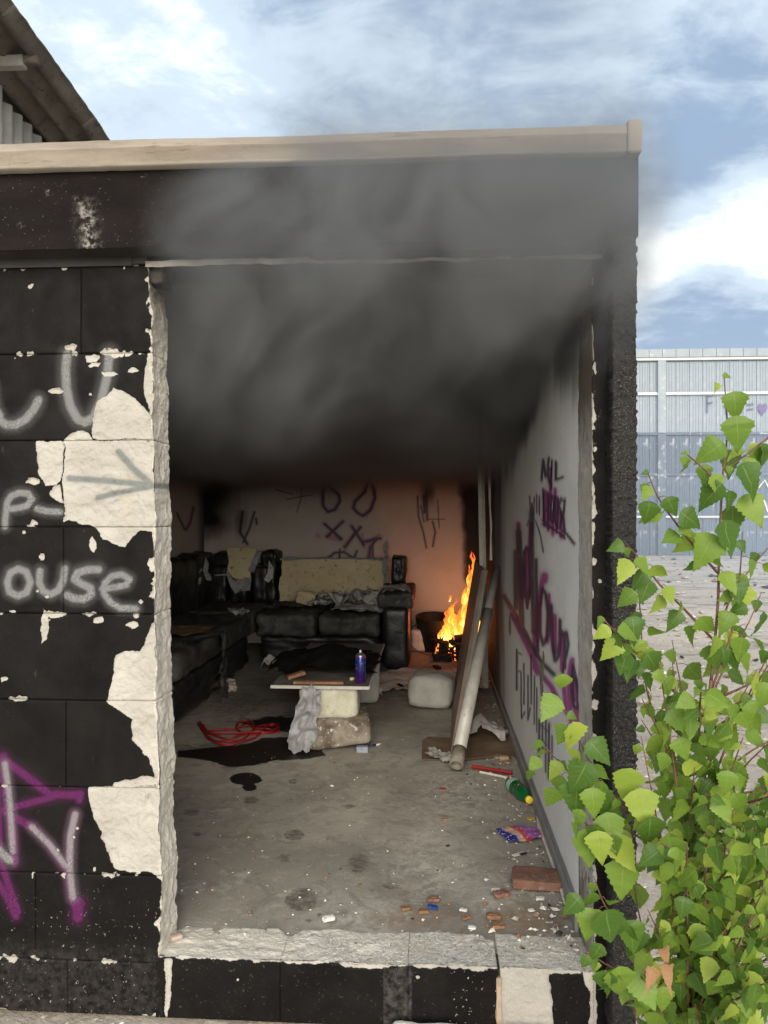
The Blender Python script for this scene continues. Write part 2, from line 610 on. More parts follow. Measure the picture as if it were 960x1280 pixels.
def to_px(x, y, z):
    ce, se = math.cos(YAW), math.sin(YAW)
    zc = -x * se + y * ce; xc = x * ce + y * se
    return np.stack([480 + F * xc / zc, 640 - F * (z - E) / zc], -1)


BARE = [
    [(116, 525), (117, 549), (191, 549), (189, 525), (180, 508), (169, 497), (153, 487), (142, 485), (134, 494), (120, 505)],
    [(80, 551), (83, 545), (89, 541), (103, 535), (112, 540), (117, 551)],
    [(80, 550), (215, 550), (215, 663), (187, 664), (175, 664), (166, 672), (156, 683), (143, 681), (130, 675), (122, 660), (112, 656), (100, 655), (86, 650), (79, 653)],
    [(46, 552), (78, 552), (78, 601), (73, 605), (58, 608), (48, 594)],
    [(62, 616), (67, 607), (77, 606), (78, 630), (67, 624)],
    [(185, 440), (215, 440), (215, 550), (191, 550), (189, 512), (181, 494), (178, 478), (179, 462), (184, 450)],
    [(191, 778), (215, 770), (215, 983), (140, 984), (141, 979), (156, 974), (172, 971), (184, 970), (193, 973), (191, 960), (187, 948), (176, 936), (164, 924), (163, 908), (166, 899), (148, 888), (131, 877), (141, 842), (145, 818), (158, 814), (176, 814), (183, 800)],
    [(111, 984), (215, 984), (215, 1096), (203, 1100), (191, 1091), (146, 1089), (139, 1078), (133, 1065), (124, 1040), (117, 1018), (112, 1000)],
    [(54, 762), (59, 765), (61, 780), (57, 800), (51, 806), (52, 785)],
    [(624, 1150), (690, 1150), (692, 1208), (686, 1220), (690, 1245), (692, 1290), (624, 1290)],
    [(690, 1180), (745, 1180), (745, 1205), (735, 1208), (700, 1209), (690, 1214)],
    [(728, 1200), (745, 1200), (745, 1290), (737, 1290), (736, 1240), (730, 1225)],
    [(738, 610), (743, 620), (746, 640), (738, 650)], [(734, 495), (741, 497), (742, 505), (746, 520), (742, 530), (745, 536), (738, 540), (733, 540)],
    [(205, 1200), (214, 1200), (212, 1260), (206, 1275)],
]
for cx, cy, rx, ry in [(89, 435, 7, 4.5), (114, 448, 8, 5.5), (118, 457, 7, 4), (137, 467, 9, 4), (164, 464, 7, 3), (70, 489, 8, 5), (114, 494, 2, 1.5), (41, 602, 8, 5),
                       (176, 752, 3, 3), (122, 775, 7, 5), (165, 780, 8, 5), (117, 682, 5, 11), (53, 696, 3, 6), (31, 664, 3, 2.5), (17, 765, 5, 2), (48, 739, 2.5, 2), (58, 744, 2.5, 2.5),
                       (5, 850, 5, 4), (191, 705, 5, 8), (193, 735, 3, 6), (743, 560, 3, 4), (741, 660, 3, 8), (743, 700, 4, 5), (739, 740, 3, 10), (743, 790, 3, 4), (741, 840, 4, 14),
                       (745, 880, 4, 8), (742, 930, 5, 14), (744, 990, 5, 10), (750, 725, 3, 2), (741, 1040, 6, 20), (742, 1100, 5, 20), (296, 1225, 2, 3), (522, 1222, 3, 2), (745, 460, 2, 8),
                       (38, 357, 4, 3), (97, 1035, 3, 2), (92, 1046, 2, 2), (72, 1062, 2, 2)]:
    k = 9
    BARE.append([(cx + rx * math.cos(2 * math.pi * i / k + cx) * (1 + .22 * math.sin(i * 2.7 + cy)), cy + ry * math.sin(2 * math.pi * i / k + cx) * (1 + .22 * math.sin(i * 3.1 + cx))) for i in range(k)])

SPRAY_W = [([(84, 443), (82, 462), (83, 485), (88, 508), (97, 524), (106, 528), (117, 522), (127, 500), (134, 470), (137, 440)], 7.5),
           ([(-14, 500), (-6, 522), (8, 531), (20, 531), (32, 524), (42, 512), (48, 500)], 7),
           ([(-10, 480), (-6, 510), (0, 520)], 6),
           ([(6, 658), (7, 645), (9, 628), (14, 620), (24, 616), (35, 617), (40, 624), (34, 632), (24, 635), (14, 636)], 5.5),
           ([(47, 636), (58, 639), (75, 640)], 5.5),
           ([(23, 711), (13, 716), (9, 728), (12, 740), (22, 745), (33, 741), (38, 728), (33, 715), (23, 711)], 6),
           ([(50, 714), (49, 728), (54, 739), (63, 743), (73, 738), (79, 725), (81, 711)], 6),
           ([(123, 712), (110, 712), (97, 716), (93, 724), (102, 730), (113, 735), (114, 743), (105, 749), (92, 748), (84, 744)], 6.5),
           ([(128, 736), (145, 734), (158, 731), (162, 724), (152, 718), (140, 720), (131, 729), (130, 742), (138, 753), (150, 760), (170, 761)], 5.5),
           ([(6, 955), (11, 990), (14, 1030), (16, 1064)], 5), ([(-5, 1060), (12, 1075)], 7), ([(40, 1034), (62, 1056), (82, 1082)], 5), ([(94, 1018), (88, 1045), (87, 1085), (91, 1122)], 5.5)]
SPRAY_P = [([(2, 948), (30, 968), (62, 993), (100, 994)], 8), ([(-5, 1016), (14, 1010), (40, 1003), (66, 996)], 7), ([(4, 946), (8, 990), (15, 1040), (18, 1078)], 9),
           ([(8, 1016), (40, 1034), (62, 1056), (84, 1086), (90, 1120), (98, 1148)], 8), ([(94, 1018), (88, 1045), (86, 1085)], 8), ([(98, 1128), (97, 1146)], 11), ([(0, 1075), (22, 1140)], 7),
           ([(-5, 1100), (8, 1120), (20, 1146)], 7), ([(-6, 940), (-2, 1000), (0, 1060)], 6), ([(80, 994), (101, 992), (99, 1000)], 7)]
SPRAY_P = [(a_, b_ * .82) for a_, b_ in SPRAY_P]
SPRAY_K = [([(86, 598), (120, 600), (195, 607)], 5.5), ([(148, 565), (165, 585), (190, 607)], 6), ([(122, 622), (150, 615), (188, 608)], 5)]


def strokes(P, S, unit=1.0):
    r = np.zeros(len(P))
    for pts, rad in S:
        dd_ = poly_dist(P, pts)
        r = np.maximum(r, sstep(dd_, rad * unit * 1.15, rad * unit * .35)); r = np.maximum(r, .22 * sstep(dd_, rad * unit * 2.3, rad * unit * .6))
    return r


def coat_attrs(x, y, z, side):
    """distance to the nearest bare patch (metres, + = coated) and spray attributes for facade points; side = True off the front"""
    px = to_px(x, np.full_like(x, D), z)
    P3 = np.stack([x, y, z], 1)
    jit = np.stack([fbm(P3, 28, 4, 3), fbm(P3, 28, 4, 4)], 1) * 5
    q = px + jit
    s = np.full(len(x), 60.0)
    for b in BARE: s = np.minimum(s, sdf_poly(q, b))
    s = s / 443.0
    s = np.where(side, -.02, s)
    return s, strokes(px, SPRAY_W), strokes(px, SPRAY_P), strokes(px, SPRAY_K)


def surface(X, Y, Z, NX, NY, NZ, side, skirt, extra=0, rib=None, parent=ROOT, name='wall_block', sdf_min=None, mat=None, rough=1.0, edge=None, fleck=None, flip=False, base_d=None, dust=None):
    """X.. are (nu, nv) arrays of the undisplaced surface; displaced along N by coat thickness and stone roughness"""
    nu, nv = X.shape
    x, y, z = X.ravel(), Y.ravel(), Z.ravel()
    P = np.stack([x, y, z], 1)
    s, aw, ap, ak = coat_attrs(x, y, z, side.ravel())
    if sdf_min is not None: s = np.minimum(s, sdf_min.ravel())
    bare = 1 - sstep(s, -.004, .0005)
    dd = -.007 * bare
    ridge = 1 - np.abs(fbm(P, 26, 4, 21)) * 2
    dd += bare * rough * (fbm(P, 14, 4, 11) * .007 + ridge * .0055 + fbm(P, 110, 2, 12) * .0012)
    dd += (1 - bare) * fbm(P, 9, 3, 13) * .0016
    if base_d is not None: dd = dd + base_d.ravel()
    dd = np.where(skirt.ravel(), -.012, dd)
    if edge is not None: dd = dd - edge.ravel()
    x2, y2, z2 = x + NX.ravel() * dd, y + NY.ravel() * dd, z + NZ.ravel() * dd
    V = np.stack([x2, y2, z2], 1)
    at = dict(side_lift=side.ravel().astype(float) * (.35 if name == 'wall_end' else .9), coat=s, sw=aw, sp=ap, sk=ak, fleck=(fleck.ravel() if fleck is not None else sstep(-s, -.03, 0) * .5),
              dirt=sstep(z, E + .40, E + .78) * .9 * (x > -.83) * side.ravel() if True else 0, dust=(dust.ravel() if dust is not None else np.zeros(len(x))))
    return obj(name, None, mat or M_COAT, parent, True, at, verts=V, faces=grid_faces(nu, nv, flip))


def samples(a, b, res, skirt=True):
    k = max(2, int(round((b - a) / res)) + 1)
    v = np.linspace(a, b, k)
    g = .0007
    if skirt: v = np.concatenate([[a + .0002], np.linspace(a + g, b - g, k), [b - .0002]])
    return v


def jamb_x(z):
    """left edge of the opening at height z (out of true, broken)"""
    t = (z - .18) / 2.0
    base = -.768 - .042 * t
    z3 = np.stack([np.zeros_like(z), np.zeros_like(z), z], 1)
    return base + fbm(z3, 9, 4, 31) * .011


def left_block(x0, x1, z0, z1, res, end):
    zs = samples(z0, z1, res)
    xs = samples(x0, x1, res) if not end else np.concatenate([[x0 + .0004], np.linspace(x0 + .0012, 1, max(2, int((x1 - x0) / res)))])
    nz = len(zs)
    cols = []
    if end:
        xe = jamb_x(zs)
        z3 = np.stack([np.zeros(nz), np.ones(nz), zs], 1)
        ch = .003 + np.clip(fbm(z3, 16, 4, 41), 0, 1) * .022
        k = len(xs) - 1
        for i, t in enumerate(xs):
            if i == 0: cols.append((np.full(nz, x0 + .0004), np.full(nz, D), 0, -1, 0, True))
            else:
                u = (i - 1) / (k - 1)
                cols.append((x0 + .0012 + (xe - ch - x0) * u, np.full(nz, D), 0, -1, 0, False))
        TJ = .135
        ny = int(TJ / (res * 1.4))
        for j in range(ny + 1):
            u = j / ny
            cols.append((xe, D + ch * .7 + (TJ - ch * .7) * u, 1, 0, 1, False))
    else:
        for i, t in enumerate(xs):
            cols.append((np.full(nz, t), np.full(nz, D), 0, -1, 0, i in (0, len(xs) - 1)))
    X = np.array([c[0] for c in cols]); Y = np.array([c[1] for c in cols]); Z = np.tile(zs, (len(cols), 1))
    NX = np.array([[c[2]] * nz for c in cols], float); NY = np.array([[c[3]] * nz for c in cols], float)
    side = np.array([[c[4]] * nz for c in cols], bool)
    sk = np.array([[c[5]] * nz for c in cols], bool)
    sk[:, 0] = True; sk[:, -1] = True
    ed = .0022 * (1 - sstep(np.minimum(Z - z0, z1 - Z), .0003, .0030))
    if not end: ed = np.maximum(ed, .0012 * (1 - sstep(np.minimum(X - x0, x1 - X), .0003, .0030)))
    else: ed = np.maximum(ed, .0012 * (1 - sstep(X - x0, .0003, .0030)))
    sm = None
    P3 = np.stack([X.ravel(), Y.ravel(), Z.ravel()], 1)
    nn = fbm(P3, 33, 4, 51).reshape(X.shape)
    if end:
        edgeband = (jamb_x(zs)[None, :] - X) - (.004 + np.clip(nn, 0, 1) * .03)
        sm = np.where(side, -.02, edgeband)
    else:
        sm = np.full(X.shape, .1)
    sm = np.minimum(sm, np.minimum(Z - z0, z1 - Z) + .006 - np.clip(nn - .12, 0, 1) * .06)
    fk = sstep(E - 1.0 - Z, -.1, .25) * .55 + sstep(nn, .2, .5) * .3
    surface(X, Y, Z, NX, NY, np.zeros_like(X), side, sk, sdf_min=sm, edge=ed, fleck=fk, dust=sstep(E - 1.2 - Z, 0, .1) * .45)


pxX = lambda px: PY(px, 640, D).x
JOINTS = [[-1.01], [-1.30], [pxX(-160)], [pxX(79)], [-1.28], [pxX(82)], [pxX(-120)], [pxX(44)], [pxX(84)]]
for k in range(9):
    z1 = ZT[k - 1] if k else ZT[0]
    z1, z0 = (ZT[k], ZT[k + 1]) if k < 8 else (ZT[8], 0.0)
    j = JOINTS[k][0]
    xs = [j]
    while xs[0] > -2.4: xs.insert(0, xs[0] - .5)
    xs[0] = -2.45
    for a, b in zip(xs[:-1], xs[1:]):
        if b - a > .02: left_block(a, b, z0, z1, .0042 if b > -1.29 else .02, False)
    left_block(j, -.79, z0, z1, .0036, True)

# upper strip of facade between the courses and the fascia, lintel above the opening
mb = MB()
mb.box(-2.45, -.845, D + .012, D + .20, 0, E + .75); mb.box(-.846, -.815, D + .012, D + .13, 0, E + .70)                # core behind the courses
mb.box(-.83, .46, D + .03, D + .20, 0, .145)                     # core under the sill
obj('wall_core', mb, M_MORTAR, ROOT)
nx, nz = 240, 14
xx = np.linspace(-.815, .47, nx); zz = np.linspace(0, 1, nz)
X, T = np.meshgrid(xx, zz, indexing='ij')
P3 = np.stack([X.ravel(), T.ravel() * .1, np.zeros(X.size)], 1)
low = E + .700 + .006 * fbm(np.stack([xx, xx * 0, xx * 0], 1), 14, 4, 61)
Z = low[:, None] + (E + .80 - low[:, None]) * T
Y = np.full_like(X, D - .004)
side = np.zeros(X.shape, bool)
nl = fbm(np.stack([X.ravel(), Y.ravel(), Z.ravel()], 1), 30, 4, 71).reshape(X.shape)
sm = (Z - low[:, None]) - (.010 + np.clip(fbm(np.stack([xx, xx * 0 + 3, xx * 0], 1), 5, 4, 62), -.3, 1)[:, None] * .018)
o = surface(X, Y, Z, np.zeros_like(X), -np.ones_like(X), np.zeros_like(X), side, np.zeros(X.shape, bool), sdf_min=sm, name='lintel_face', flip=False, base_d=-.004 + .016 * (sm < 0))
o.data.attributes['dirt'].data.foreach_set('value', np.clip(.42 + .6 * nl, .25, .8).ravel().astype(np.float32))
mb = MB(); mb.box(-.86, .49, D + .002, D + .21, E + .715, E + .86)
obj('lintel', mb, M_SOOTCONC, ROOT)
mb = MB(); mb.box(-2.45, -.86, D - .001, D + .1, E + .709, E + .80)
obj('lintel', mb, M_SOOTCONC, ROOT)
P, fs = chunk((.05, .09, .045), 5, .14, 4, 8)
obj('broken_plaster', None, simple('sooty_mortar', (.03, .025, .02), (.07, .055, .045), 20), ROOT, True, verts=P + np.array([-.80, D + .06, E + .685]), faces=fs)

# right-hand wall end: reveal facing the opening, black strip, then the gritty pilaster
zs = samples(.0, E + .705, .006, False)
nz_ = len(zs)
z3 = np.stack([zs * 0, zs * 0, zs], 1)
xr = .441 + .004 * fbm(z3, 4, 3, 81) + (.006 * (1 - zs / 2))
ch = .002 + np.clip(fbm(z3, 18, 4, 82), 0, 1) * .016
cols = []
for j in range(40):
    u = j / 39; cols.append((xr, D + .21 - (.21 - ch) * u, -1, 0, 1))
for j in range(12):
    u = j / 11; cols.append((xr + ch + (.486 - xr - ch) * u, np.full(nz_, D), 0, -1, 0))
X = np.array([c[0] for c in cols]); Y = np.array([c[1] for c in cols]); Z = np.tile(zs, (len(cols), 1))
NX = np.array([[c[2]] * nz_ for c in cols], float); NY = np.array([[c[3]] * nz_ for c in cols], float)
side = np.array([[c[4]] * nz_ for c in cols], bool)
nn = fbm(np.stack([X.ravel(), Y.ravel(), Z.ravel()], 1), 22, 4, 83).reshape(X.shape)
sm = np.where(side, -.02, (X - xr[None, :]) - (.001 + np.clip(nn, 0, 1) * .03))
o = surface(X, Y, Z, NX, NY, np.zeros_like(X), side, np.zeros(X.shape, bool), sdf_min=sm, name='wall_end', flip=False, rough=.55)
a = o.data.attributes['dirt']
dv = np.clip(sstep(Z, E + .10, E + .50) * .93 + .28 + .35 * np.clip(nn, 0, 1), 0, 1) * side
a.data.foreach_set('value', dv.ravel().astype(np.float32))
mb = MB(); mb.box(.489, .543, D - .06, D + .22, 0, E + .74); mb.box(.4505, .54, D + .03, D + .25, .0, E + .74)
obj('wall_core', mb, M_MORTAR, ROOT)

m, n, out = new_mat('gritty_bitumen')
p = n.pos()
g = n.step(n.noise(p, 300, 3, .6), .58, .66)
g2 = n.math('MULTIPLY', n.step(n.noise(p, 7, 4), .3, .7, .25, 1), n.step(n.xyz(p)[2], E + .75, E + .25, .12, 1))
c = n.mix(n.math('MULTIPLY', g, g2), (.008, .007, .0065), (.19, .165, .135))
principled(n, out, c, .6, 0, n.bump(n.noise(p, 150, 4, .7), .9, .006), .4)
M_GRIT = m
zs = np.linspace(.0, E + .735, 820); cols = []
for x, y, a_, b_ in [(.483, D + .01, -1, 0), (.483, D - .04, -1, 0)] + [(.483 + .061 * j / 23, D - .08, 0, -1) for j in range(24)] + [(.545, D - .079 + (.35 * j / 12), 1, 0) for j in range(13)]:
    cols.append((x, y, a_, b_))
X = np.array([[c[0]] * 820 for c in cols]); Y = np.array([[c[1]] * 820 for c in cols]); Z = np.tile(zs, (len(cols), 1))
NX = np.array([[c[2]] * 820 for c in cols], float); NY = np.array([[c[3]] * 820 for c in cols], float)
P = np.stack([X.ravel(), Y.ravel(), Z.ravel()], 1)
dd = fbm(P, 110, 3, 91) * .008 + fbm(P, 12, 3, 92) * .004
V = P + np.stack([NX.ravel() * dd, NY.ravel() * dd, np.zeros(len(P))], 1)
obj('pilaster', None, M_GRIT, ROOT, True, verts=V, faces=grid_faces(len(cols), 820))

# sill blocks: rough front, worn top
SILLX = [(-.790, pxX(350)), (pxX(350), pxX(510)), (pxX(510), pxX(622)), (pxX(625), .452)]
for bi, (x0, x1) in enumerate(SILLX):
    xs = samples(x0, x1, .0042); nxs = len(xs)
    x3 = np.stack([xs, xs * 0, xs * 0], 1)
    scal = .012 * fbm(x3, 7, 3, 100 + bi) - .045 * sstep(np.minimum(xs - x0, x1 - xs), .045, 0) * (bi != 3)
    if bi in (1, 2): scal = .012 * fbm(x3, 7, 3, 101) - (.045 * sstep(xs - x0, .045, 0) if bi == 1 else .045 * sstep(x1 - xs, .06, 0))
    rows = []
    zt = .180 + .004 * fbm(x3, 5, 3, 107)
    nf = 46
    for j in range(nf): rows.append((np.full(nxs, D), 0.0 + (zt - .004) * j / (nf - 1), -1, 0, 0))
    nt = 50
    for j in range(nt):
        u = j / (nt - 1)
        y = D + .005 + (.205 + scal) * u
        rows.append((y, zt - .004 * u - .018 * sstep(u, .8, 1.0), 0, 1, 1))
    rows.append((D + .215 + scal, np.full(nxs, .13), 0, 1, 1))
    X = np.tile(xs, (len(rows), 1)); Y = np.array([r[0] for r in rows]); Z = np.array([r[1] for r in rows])
    NY = np.array([[r[2]] * nxs for r in rows], float); NZ = np.array([[r[3]] * nxs for r in rows], float)
    side = np.array([[r[4]] * nxs for r in rows], bool)
    sk = np.zeros(X.shape, bool); sk[:, 0] = True; sk[:, -1] = True
    P3 = np.stack([X.ravel(), Y.ravel(), Z.ravel()], 1)
    nn = fbm(P3, 30, 4, 111).reshape(X.shape)
    sm = np.where(side, -.02, (zt[None, :] - Z) - (.010 + np.clip(nn, -.3, 1) * .018))
    rib = np.where(side, .0022 * np.sin(Y * 2 * math.pi / .0085) * sstep(fbm(P3, 5, 3, 113).reshape(X.shape), -.25, .15), 0) * (bi != 0)
    ds = ((X > pxX(480)) & (X < pxX(514))).astype(float) * .9
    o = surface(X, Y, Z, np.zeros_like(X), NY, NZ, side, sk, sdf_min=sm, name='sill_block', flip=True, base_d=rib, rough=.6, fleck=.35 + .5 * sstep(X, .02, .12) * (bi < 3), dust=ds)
    a = o.data.attributes['dirt']
    a.data.foreach_set('value', (np.clip(nn * .7 - .06, 0, .5) * side).ravel().astype(np.float32))

# fascia board / ring beam, coping
def panel_grid(x0, x1, z0, z1, y, res, seed, amp):
    xs = np.arange(x0, x1 + res, res); zs = np.arange(z0, z1 + res / 2, res)
    X, Z = np.meshgrid(xs, zs, indexing='ij')
    P = np.stack([X.ravel(), np.full(X.size, y), Z.ravel()], 1)
    P[:, 1] += fbm(P, 7, 4, seed) * amp
    return P, grid_faces(len(xs), len(zs)), X, Z


m, n, out = new_mat('fascia_render')
p = n.pos()
c = n.mix(n.step(n.noise(n.vmath('MULTIPLY', p, (.5, 1, 1.5)), 7, 6, .65), .35, .7), (.0062, .0044, .0040), (.012, .0088, .0080))
c = n.mix(n.math('MULTIPLY', n.step(n.noise(p, 120, 3, .6), .66, .73), .35), c, (.25, .23, .2))
c = n.mix(n.math('MULTIPLY', n.attr('scuff'), n.step(n.noise(p, 60, 6, .7), .42, .68)), c, (.32, .30, .27))
principled(n, out, c, .8, 0, n.bump(n.noise(p, 100, 6, .7), .5, .004), .12)
P, fs, X, Z = panel_grid(-2.45, .545, E + .733, E + .96, 2.08, .008, 121, .003)
q = to_px(P[:, 0], P[:, 1], P[:, 2])
scuff = strokes(q, [([(108, 262), (110, 285), (112, 308)], 10), ([(97, 250), (101, 252)], 4), ([(25, 282), (26, 283)], 2), ([(60, 240), (62, 243)], 2)])
obj('fascia', None, m, ROOT, True, {'scuff': scuff}, verts=P, faces=fs)
mb = MB(); mb.box(-2.45, .5445, 2.086, D + .3, E + .7335, E + .955)
obj('ring_beam', mb, M_SOOTCONC, ROOT)
prof = [(2.088, .945), (2.052, .945), (2.048, .951), (2.048, .986), (2.0435, .990), (2.0435, .996), (2.047, 1.0), (2.047, 1.012), (2.056, 1.018), (2.20, 1.024), (2.20, .96)]
xs = np.linspace(-2.5, .512, 200)
V = np.array([[x, y + .0015 * math.sin(x * 9 + z * 30), E + z + .0012 * math.sin(x * 5.1)] for x in xs for y, z in prof])
V[:, 1:] += np.stack([fbm(V, 20, 3, 131), fbm(V, 25, 3, 132)], 1) * .0014
cop = obj('coping', None, M_COPING, ROOT, False, verts=V, faces=grid_faces(len(xs), len(prof), True))
mb = MB()
mb.box(.513, .549, 2.040, 2.22, E + .940, E + 1.026, bev=.003)
obj('coping_end_cap', mb, simple('end_cap_metal', (.23, .195, .155), (.28, .24, .19), 5, .55, .2, .002, 40), cop)
mb = MB()
for i, xj in enumerate((-.62,)): mb.box(xj, xj + .0015, 2.040, 2.05, E + .948, E + .985)
mb = MB(); mb.box(-2.45, .548, 2.20, 7.55, E + .955, E + 1.0); obj('roof', mb, M_ROOF, ROOT)
mb = MB(); mb.box(.515, .548, 2.221, 7.58, E + .945, E + 1.024); obj('coping', mb, M_COPING, ROOT)

# ------------------------------------------------------------------ room
BY = 7.40; LX = -2.22
def wallgrid(name, A, U, W, nu, nv, mat, fa, flip=False, ufn=None, amp=.003):
    u = np.linspace(0, 1, nu); v = np.linspace(0, 1, nv)
    if ufn: u = ufn(u)
    Ug, Vg = np.meshgrid(u, v, indexing='ij')
    P = np.array(A)[None] + Ug.ravel()[:, None] * np.array(U)[None] + Vg.ravel()[:, None] * np.array(W)[None]
    nrm = np.cross(U, W); nrm = nrm / np.linalg.norm(nrm)
    P = P + nrm[None] * (fbm(P, 2.5, 3, 141) * amp)[:, None]
    return obj(name, None, mat, ROOT, True, fa(P), verts=P, faces=grid_faces(nu, nv, flip))


G_K = [([(679, 612), (680, 656)], 1.1), ([(685, 616), (685, 660)], 1.0), ([(679, 636), (685, 638)], .9), ([(689, 618), (688, 648), (691, 655), (692, 630), (690, 619)], .9),
       ([(694, 620), (694, 652), (697, 660), (698, 624)], 1.0), ([(702, 622), (699, 632), (702, 645), (700, 660)], 1.0), ([(706, 624), (704, 645), (706, 668)], 1.1), ([(704, 626), (707, 624)], .9),
       ([(679, 655), (690, 660), (706, 672)], 1.2), ([(677, 600), (679, 575), (682, 596)], 1.1), ([(686, 572), (684, 592), (687, 604)], 1.1), ([(690, 575), (689, 612)], .9), ([(695, 578), (695, 600), (703, 597)], 1.3),
       ([(662, 620), (663, 645), (665, 628), (667, 648), (668, 622)], .6), ([(671, 618), (671, 640)], .6), ([(674, 620), (674, 644)], .6),
       ([(659, 657), (661, 650), (664, 647), (669, 651), (673, 660), (676, 672), (679, 690)], .6),
       ([(704, 663), (712, 672), (718, 680)], 1.3),
       ([(664, 640), (665, 700), (667, 790)], 2.2), ([(655, 690), (656, 730), (659, 760), (663, 730), (662, 690), (658, 684), (655, 692)], 1.4), ([(670, 700), (671, 780), (672, 815)], 1.7),
       ([(648, 665), (650, 700), (652, 780)], 2.8), ([(645, 690), (645, 760)], 2.5), ([(678, 737), (675, 760), (675, 790), (679, 806), (684, 795), (685, 765), (682, 742), (678, 736)], 1.6),
       ([(689, 757), (690, 800), (694, 826), (698, 820), (700, 800), (700, 775)], 1.7), ([(706, 792), (706, 835)], 1.4), ([(703, 794), (708, 790), (710, 806), (707, 822)], 1.4),
       ([(716, 832), (720, 850), (723, 868), (722, 885), (717, 883), (715, 860), (716, 838)], 1.6), ([(704, 830), (704, 850)], 1.0),
       ([(630, 745), (645, 770), (655, 788), (665, 808), (677, 828), (692, 843)], 2.0),
       ([(646, 812), (646, 862)], .8), ([(646, 815), (652, 818)], .6), ([(646, 838), (651, 840)], .6), ([(655, 830), (655, 880)], .6), ([(651, 840), (652, 898), (656, 890)], .6), ([(660, 845), (660, 900), (663, 885)], .7), ([(664, 820), (664, 880)], .7),
       ([(668, 845), (668, 905)], .6), ([(671, 860), (671, 915)], .6), ([(678, 856), (678, 940)], .8), ([(674, 900), (674, 945)], 1.0), ([(682, 880), (682, 965)], .9), ([(686, 905), (686, 974)], 1.1), ([(674, 905), (686, 915)], .8), ([(690, 920), (690, 950)], .7),
       ([(677, 925), (684, 932)], .7)]
G_P = [([(682, 615), (681, 656)], 1.3), ([(687, 620), (686, 662)], 1.2), ([(691, 640), (691, 668)], 1.2), ([(696, 622), (696, 664)], 1.2), ([(701, 640), (702, 672)], 1.3), ([(679, 650), (692, 658)], 1.2), ([(694, 612), (693, 650)], 1.2), ([(688, 586), (688, 616)], 1.1),
       ([(680, 722), (678, 728), (676, 738), (672, 760), (671, 800)], 1.7), ([(681, 720), (680, 726)], 2.4), ([(659, 690), (661, 745)], 2.0), ([(651, 700), (653, 745)], 2.0), ([(686, 744), (687, 785), (684, 802)], 1.3),
       ([(693, 770), (694, 815)], 1.5), ([(703, 790), (702, 838)], 1.3), ([(715, 825), (711, 850), (712, 880), (714, 900)], 1.8), ([(718, 850), (719, 875)], 1.8), ([(720, 885), (721, 905)], 2.0),
       ([(640, 768), (652, 792), (664, 818), (676, 842), (690, 860), (699, 878)], 1.6), ([(668, 790), (668, 835), (672, 842)], 1.3), ([(704, 850), (708, 890)], 1.5), ([(648, 655), (649, 690)], 1.3), ([(664, 655), (662, 690)], 1.4)]


def fa_right(P):
    q = to_px(P[:, 0], np.maximum(P[:, 1], .5), P[:, 2])
    q[:, 0] += fbm(P, 10, 2, 151) * .5
    ya = P[:, 1]
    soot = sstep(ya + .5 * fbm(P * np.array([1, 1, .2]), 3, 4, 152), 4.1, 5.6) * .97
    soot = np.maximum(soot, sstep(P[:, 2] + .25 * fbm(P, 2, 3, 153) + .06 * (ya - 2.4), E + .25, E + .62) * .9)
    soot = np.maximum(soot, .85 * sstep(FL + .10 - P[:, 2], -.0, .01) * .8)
    return dict(gk=strokes(q, G_K, 1.9) * (ya > 2.36), gp=strokes(q, G_P, 2.9) * (ya > 2.36), soot=soot)


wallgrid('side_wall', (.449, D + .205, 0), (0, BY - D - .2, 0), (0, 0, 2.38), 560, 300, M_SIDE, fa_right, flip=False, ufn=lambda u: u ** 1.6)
mb = MB(); mb.box(.4505, .543, D + .26, BY + .1, 0, E + .95); obj('side_wall_core', mb, M_MORTAR, ROOT)
mb = MB(); mb.box(.5435, .552, D + .27, BY + .15, 0, E + .94); obj('outer_wall', mb, M_GRIT, ROOT)
mb = MB(); mb.box(.437, .4475, D + .215, BY, FL - .02, FL + .055)
obj('skirting', mb, simple('skirting_grey', (.21, .21, .20), (.28, .275, .265), 6, .7), ROOT)

B_K = [([(409, 599), (404, 615), (404, 632), (410, 640), (419, 637), (425, 627), (424, 619), (415, 611), (409, 600)], 1.5),
       ([(462, 597), (456, 615), (444, 627), (442, 635), (447, 641), (454, 645), (464, 637), (469, 622), (467, 610), (462, 598)], 1.6),
       ([(406, 655), (427, 674)], 1.5), ([(429, 652), (409, 671)], 1.5), ([(440, 658), (455, 681)], 1.5), ([(451, 659), (431, 684)], 1.4), ([(457, 677), (476, 673)], 1.5), ([(470, 675), (463, 684), (461, 700)], 1.5), ([(466, 680), (466, 697)], 1.2),
       ([(408, 699), (418, 691), (430, 690), (442, 698)], 1.4), ([(446, 689), (442, 699), (436, 702)], 1.3), ([(425, 687), (424, 700)], 1.2),
       ([(376, 605), (377, 620), (371, 640)], .5), ([(345, 612), (366, 618)], .5), ([(358, 624), (392, 618)], .5), ([(384, 603), (384, 612)], .4),
       ([(522, 620), (523, 645), (529, 665), (533, 685)], 1.0), ([(533, 615), (534, 650)], 1.3), ([(541, 652), (544, 665), (541, 683)], 1.1), ([(547, 625), (549, 660)], .6), ([(535, 649), (556, 649)], .6), ([(530, 620), (531, 640)], 2.0), ([(526, 632), (530, 652)], .8),
       ([(303, 640), (300, 665), (309, 680)], 1.6), ([(318, 640), (312, 660), (304, 678)], 1.2), ([(320, 648), (321, 655)], 1.2)]
B_P = [([(397, 669), (398, 670)], 3.0), ([(412, 672), (424, 674)], 3.0), ([(444, 664), (431, 688)], 1.2), ([(453, 668), (455, 685)], 1.2), ([(474, 668), (459, 679)], 1.4), ([(471, 600), (468, 625), (458, 648)], 1.0), ([(424, 690), (425, 700)], 1.2)]


